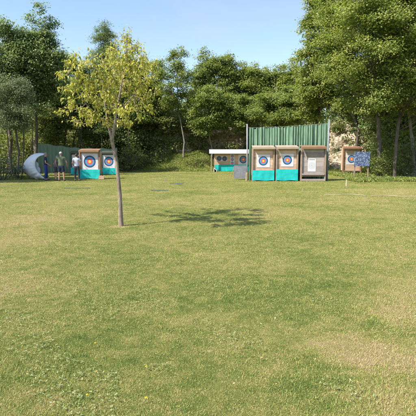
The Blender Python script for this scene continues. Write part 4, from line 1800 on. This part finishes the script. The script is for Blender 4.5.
def person(label, px, foot_py, height, rz, top_mat, bottom_mat, hair_mat, shorts=False, sleeve='short', cap=False, pose=None, build=1.0, long_hair=False):
    """local frame: facing +y, x to the right, height 1.75 before scaling"""
    p_ = gnd(px, foot_py)
    k = height / 1.75
    root_ = empty('person', p_, rz)
    root_.scale = (k, k, k)
    tag(root_, label, 'person')
    q = dict(lean=0.0, head=(0, .02), la=(-.27, .04, 1.13), lh=(-.27, .14, .88), ra=(.27, .04, 1.13), rh=(.27, .14, .88), lf=(-.11, .02), rf=(.11, -.02))
    q.update(pose or {})
    ln = q['lean']

    def up(x, y, z):      # the trunk leans about the hips
        dz = z - .95
        return (x, y + dz * math.sin(ln), .95 + dz * math.cos(ln))
    b_ = build
    sh = 1.43
    J = dict(pel=(0, 0, .95), wai=up(0, 0, 1.10), che=up(0, .0, 1.28), upc=up(0, -.01, 1.40), nek=up(0, .005, 1.50))
    hx, hy = q['head']
    J['chin'] = up(hx * .5, .015 + hy * .5, 1.56)
    J['hd'] = up(hx, .015 + hy, 1.645)
    J['top'] = up(hx, .0 + hy, 1.715)
    for s, n_ in ((-1, 'l'), (1, 'r')):
        J[n_ + 'sh'] = up(s * .175 * b_, -.01, sh)
        J[n_ + 'el'] = up(*q[n_ + 'a'])
        J[n_ + 'wr'] = up(*q[n_ + 'h'])
        J[n_ + 'hip'] = (s * .095, 0, .88)
        f = q[n_ + 'f']
        J[n_ + 'kn'] = (s * .10 + (f[0] - s * .1) * .5, .02 + f[1] * .5, .49)
        J[n_ + 'an'] = (f[0], f[1] - .02, .085)
        J[n_ + 'toe'] = (f[0] + s * .03, f[1] + .15, .035)
        e, w_ = Vector(J[n_ + 'el']), Vector(J[n_ + 'wr'])
        J[n_ + 'pa'] = tuple(w_ + (w_ - e).normalized() * .055)
    # --- body (skin), one continuous surface
    names = ['pel', 'wai', 'che', 'upc', 'nek', 'chin', 'hd', 'top']
    rad = dict(pel=(.145 * b_, .105), wai=(.125 * b_, .095), che=(.14 * b_, .098), upc=(.11 * b_, .072), nek=(.055, .055), chin=(.066, .075), hd=(.078, .098), top=(.05, .062))
    ed = [('pel', 'wai'), ('wai', 'che'), ('che', 'upc'), ('upc', 'nek'), ('nek', 'chin'), ('chin', 'hd'), ('hd', 'top')]
    for n_ in 'lr':
        for a_, r_ in (('sh', .058), ('el', .042), ('wr', .029), ('pa', .030), ('hip', .088), ('kn', .058), ('an', .040), ('toe', .034)):
            names.append(n_ + a_)
            rad[n_ + a_] = (r_, r_) if a_ != 'pa' else (.037, .018)
        ed += [('upc', n_ + 'sh'), (n_ + 'sh', n_ + 'el'), (n_ + 'el', n_ + 'wr'), (n_ + 'wr', n_ + 'pa'), ('pel', n_ + 'hip'), (n_ + 'hip', n_ + 'kn'), (n_ + 'kn', n_ + 'an'), (n_ + 'an', n_ + 'toe')]
    vv = [(*J[n_], *rad[n_]) for n_ in names]
    ee = [(names.index(a_), names.index(c_)) for a_, c_ in ed]
    vs, fs = skin_mesh(vv, ee)
    m_ = MB()
    m_.add(vs, fs)
    # fingers and thumb
    for s, n_ in ((-1, 'l'), (1, 'r')):
        e, w_, pa = Vector(J[n_ + 'el']), Vector(J[n_ + 'wr']), Vector(J[n_ + 'pa'])
        d = (w_ - e).normalized()
        fwd = Vector((0, 1, 0))
        fwd = (fwd - d * fwd.dot(d)).normalized()
        inn = Vector((-s, 0, 0))
        inn = (inn - d * inn.dot(d)).normalized()
        for i, ll in enumerate((.070, .078, .073, .058)):
            st = pa + fwd * (.027 - .018 * i) + d * .01
            m_.tube([st, st + d * ll * .45 + inn * .006, st + d * ll * .8 + inn * .018, st + d * ll * .98 + inn * .032], [.0095, .009, .008, .006], 6)
        st = w_ + d * .022 + fwd * .022
        m_.tube([st, st + d * .03 + fwd * .022 + inn * .01, st + d * .06 + fwd * .026 + inn * .02], [.011, .0095, .007], 6)
    hd = Vector(J['hd'])
    for s in (-1, 1):
        m_.ball(hd + Vector((s * .080, -.008, -.012)), .012, .022, .033, 8, 6)
    m_.ball(hd + Vector((0, .104, -.022)), .014, .022, .024, 8, 6)
    m_.build('body', M['skin'], root_, True)
    for s in (-1, 1):
        e_ = MB()
        e_.ball(hd + Vector((s * .032, .091, .004)), .012, .008, .008, 8, 6)
        e_.build('eye', M['eye'], root_, True)
    e_ = MB()
    e_.ball(hd + Vector((0, .092, -.062)), .024, .009, .006, 8, 6)
    e_.build('mouth', M['lip'], root_, True)
    # --- shirt
    sl_ = .62 if sleeve == 'short' else .97
    nm = ['pelS', 'wai', 'che', 'upc', 'neck0']
    P2 = {'pelS': (0, 0, .85), 'wai': J['wai'], 'che': J['che'], 'upc': J['upc'], 'neck0': tuple(Vector(J['upc']).lerp(Vector(J['nek']), 1.0))}
    r2 = dict(pelS=(.172 * b_, .130), wai=(.155 * b_, .122), che=(.178 * b_, .130), upc=(.17 * b_, .128), neck0=(.074, .080))
    e2 = [('pelS', 'wai'), ('wai', 'che'), ('che', 'upc'), ('upc', 'neck0')]
    for n_ in 'lr':
        a_, c_ = Vector(J[n_ + 'sh']), Vector(J[n_ + 'el'])
        P2[n_ + 's'] = tuple(a_)
        P2[n_ + 'm'] = tuple(a_.lerp(c_, .6))
        nm += [n_ + 's', n_ + 'm']
        r2[n_ + 's'] = (.088, .088)
        r2[n_ + 'm'] = (.070, .070)
        e2 += [('upc', n_ + 's'), (n_ + 's', n_ + 'm')]
        if sleeve == 'long':
            P2[n_ + 'e'] = tuple(c_)
            P2[n_ + 'w'] = tuple(c_.lerp(Vector(J[n_ + 'wr']), .93))
            nm += [n_ + 'e', n_ + 'w']
            r2[n_ + 'e'] = (.056, .056)
            r2[n_ + 'w'] = (.042, .042)
            e2 += [(n_ + 'm', n_ + 'e'), (n_ + 'e', n_ + 'w')]
    vs, fs = skin_mesh([(*P2[n_], *r2[n_]) for n_ in nm], [(nm.index(a_), nm.index(c_)) for a_, c_ in e2])
    m_ = MB()
    m_.add(vs, fs)
    m_.build('shirt', M[top_mat], root_, True)
    # --- trousers or shorts
    nm = ['p1', 'p0']
    P2 = {'p1': (0, 0, .93), 'p0': (0, 0, 1.06)}
    r2 = {'p1': (.162 * b_, .122), 'p0': (.15 * b_, .115)}
    e2 = [('p1', 'p0')]
    for n_ in 'lr':
        h_, kn, an = Vector(J[n_ + 'hip']), Vector(J[n_ + 'kn']), Vector(J[n_ + 'an'])
        P2[n_ + 'h'] = tuple(h_ - Vector((0, 0, .05)))
        r2[n_ + 'h'] = (.112, .115)
        nm.append(n_ + 'h')
        e2.append(('p1', n_ + 'h'))
        if shorts:
            P2[n_ + 'k'] = tuple(h_.lerp(kn, .85))
            r2[n_ + 'k'] = (.098, .100)
            nm.append(n_ + 'k')
            e2.append((n_ + 'h', n_ + 'k'))
        else:
            P2[n_ + 'k'] = tuple(kn)
            P2[n_ + 'a'] = tuple(an + Vector((0, 0, .02)))
            r2[n_ + 'k'] = (.078, .08)
            r2[n_ + 'a'] = (.066, .068) if not long_hair else (.05, .05)
            nm += [n_ + 'k', n_ + 'a']
            e2 += [(n_ + 'h', n_ + 'k'), (n_ + 'k', n_ + 'a')]
    vs, fs = skin_mesh([(*P2[n_], *r2[n_]) for n_ in nm], [(nm.index(a_), nm.index(c_)) for a_, c_ in e2])
    m_ = MB()
    m_.add(vs, fs)
    m_.build('shorts' if shorts else 'trousers', M[bottom_mat], root_, True)
    # --- shoes
    for n_ in 'lr':
        an, to = Vector(J[n_ + 'an']), Vector(J[n_ + 'toe'])
        vs, fs = skin_mesh([(an.x, an.y - .045, .045, .042, .045), ((an.x + to.x) / 2, (an.y + to.y) / 2, .045, .046, .042), (to.x, to.y + .03, .034, .044, .032)], [(0, 1), (1, 2)])
        vs = [Vector((v_.x, v_.y, max(0.0, v_.z))) for v_ in vs]
        m_ = MB()
        m_.add(vs, fs)
        m_.build('shoe', M['shoe'], root_, True)
    # --- hair: a shell over the skull
    m_ = MB()
    V_, F_ = [], []
    nu, nv = 20, 9
    cx, cy, cz = hd.x, hd.y - .012, hd.z + .012
    for j in range(nv + 1):
        for i in range(nu):
            ph = 2 * PI * i / nu
            front = max(0, math.sin(ph))
            low = 1.95 if not long_hair else 2.35
            th = (low - (low - 1.05) * front ** .7) * j / nv
            rr = 1 + .04 * math.sin(i * 3.7 + j * 2.1)
            V_.append((cx + .092 * rr * math.sin(th) * math.cos(ph), cy + .113 * rr * math.sin(th) * math.sin(ph), cz + .110 * rr * math.cos(th)))
    for j in range(nv):
        for i in range(nu):
            a_ = j * nu + i
            c_ = j * nu + (i + 1) % nu
            F_.append((a_, a_ + nu, c_ + nu, c_))
    m_.add(V_, F_)
    if long_hair:
        m_.ball((cx, cy - .13, cz - .02), .045, .05, .06, 10, 8)
    m_.build('hair', M[hair_mat], root_, True)
    if cap:
        m_ = MB()
        V_, F_ = [], []
        for j in range(7):
            th = 1.45 * j / 6
            for i in range(nu):
                ph = 2 * PI * i / nu
                V_.append((cx + .100 * math.sin(th) * math.cos(ph), cy + .122 * math.sin(th) * math.sin(ph), cz + .022 + .112 * math.cos(th)))
        for j in range(6):
            for i in range(nu):
                a_ = j * nu + i
                c_ = j * nu + (i + 1) % nu
                F_.append((a_, a_ + nu, c_ + nu, c_))
        m_.add(V_, F_)
        n0 = len(m_.v)
        arc = [i / 8 * PI for i in range(9)]
        V_ = [(cx + .098 * math.cos(a_), cy + .118 * math.sin(a_), cz + .035) for a_ in arc] + [(cx + .085 * math.cos(a_), cy + .12 + .085 * math.sin(a_), cz + .018) for a_ in arc]
        m_.add(V_, [(i, i + 1, i + 10, i + 9) for i in range(8)])
        m_.build('cap', M['cap'], root_, True)
    return root_


person('grey haired person in navy T-shirt and blue trousers beside the white shelter', 46.3, 180.3, 1.74, R(-70), 'navy', 'royal', 'hair_grey',
       pose=dict(rh=(.26, .24, .96), ra=(.27, .0, 1.12), lh=(-.25, .22, .95), lf=(-.09, .06), rf=(.09, -.06)))
person('short grey haired person in dark clothes bending forward behind the man in the pale cap', 55.9, 180.6, 1.56, R(-35), 'greycloth', 'darkcloth', 'hair_grey', shorts=True,
       pose=dict(lean=.22, rh=(.22, .30, .95), ra=(.26, .06, 1.12), lh=(-.24, .26, .98), lf=(-.12, .08), rf=(.12, -.06)))
person('broad man in olive shirt, dark shorts and pale cap with back to us', 61.6, 181.2, 1.76, R(8), 'olive', 'navy', 'hair_grey', shorts=True, cap=True, build=1.25,
       pose=dict(la=(-.33, .03, 1.14), lh=(-.30, .18, .96), ra=(.33, .02, 1.14), rh=(.33, .12, .90), lf=(-.15, .03), rf=(.16, -.02)))
person('dark haired person in white T-shirt and black leggings at the large left target', 77.2, 180.9, 1.68, R(10), 'lilac', 'darkcloth', 'hair_dark', long_hair=True,
       pose=dict(lh=(-.20, .22, 1.0), la=(-.27, .02, 1.13), rh=(.24, .16, .92), lf=(-.12, .03), rf=(.13, -.03)))
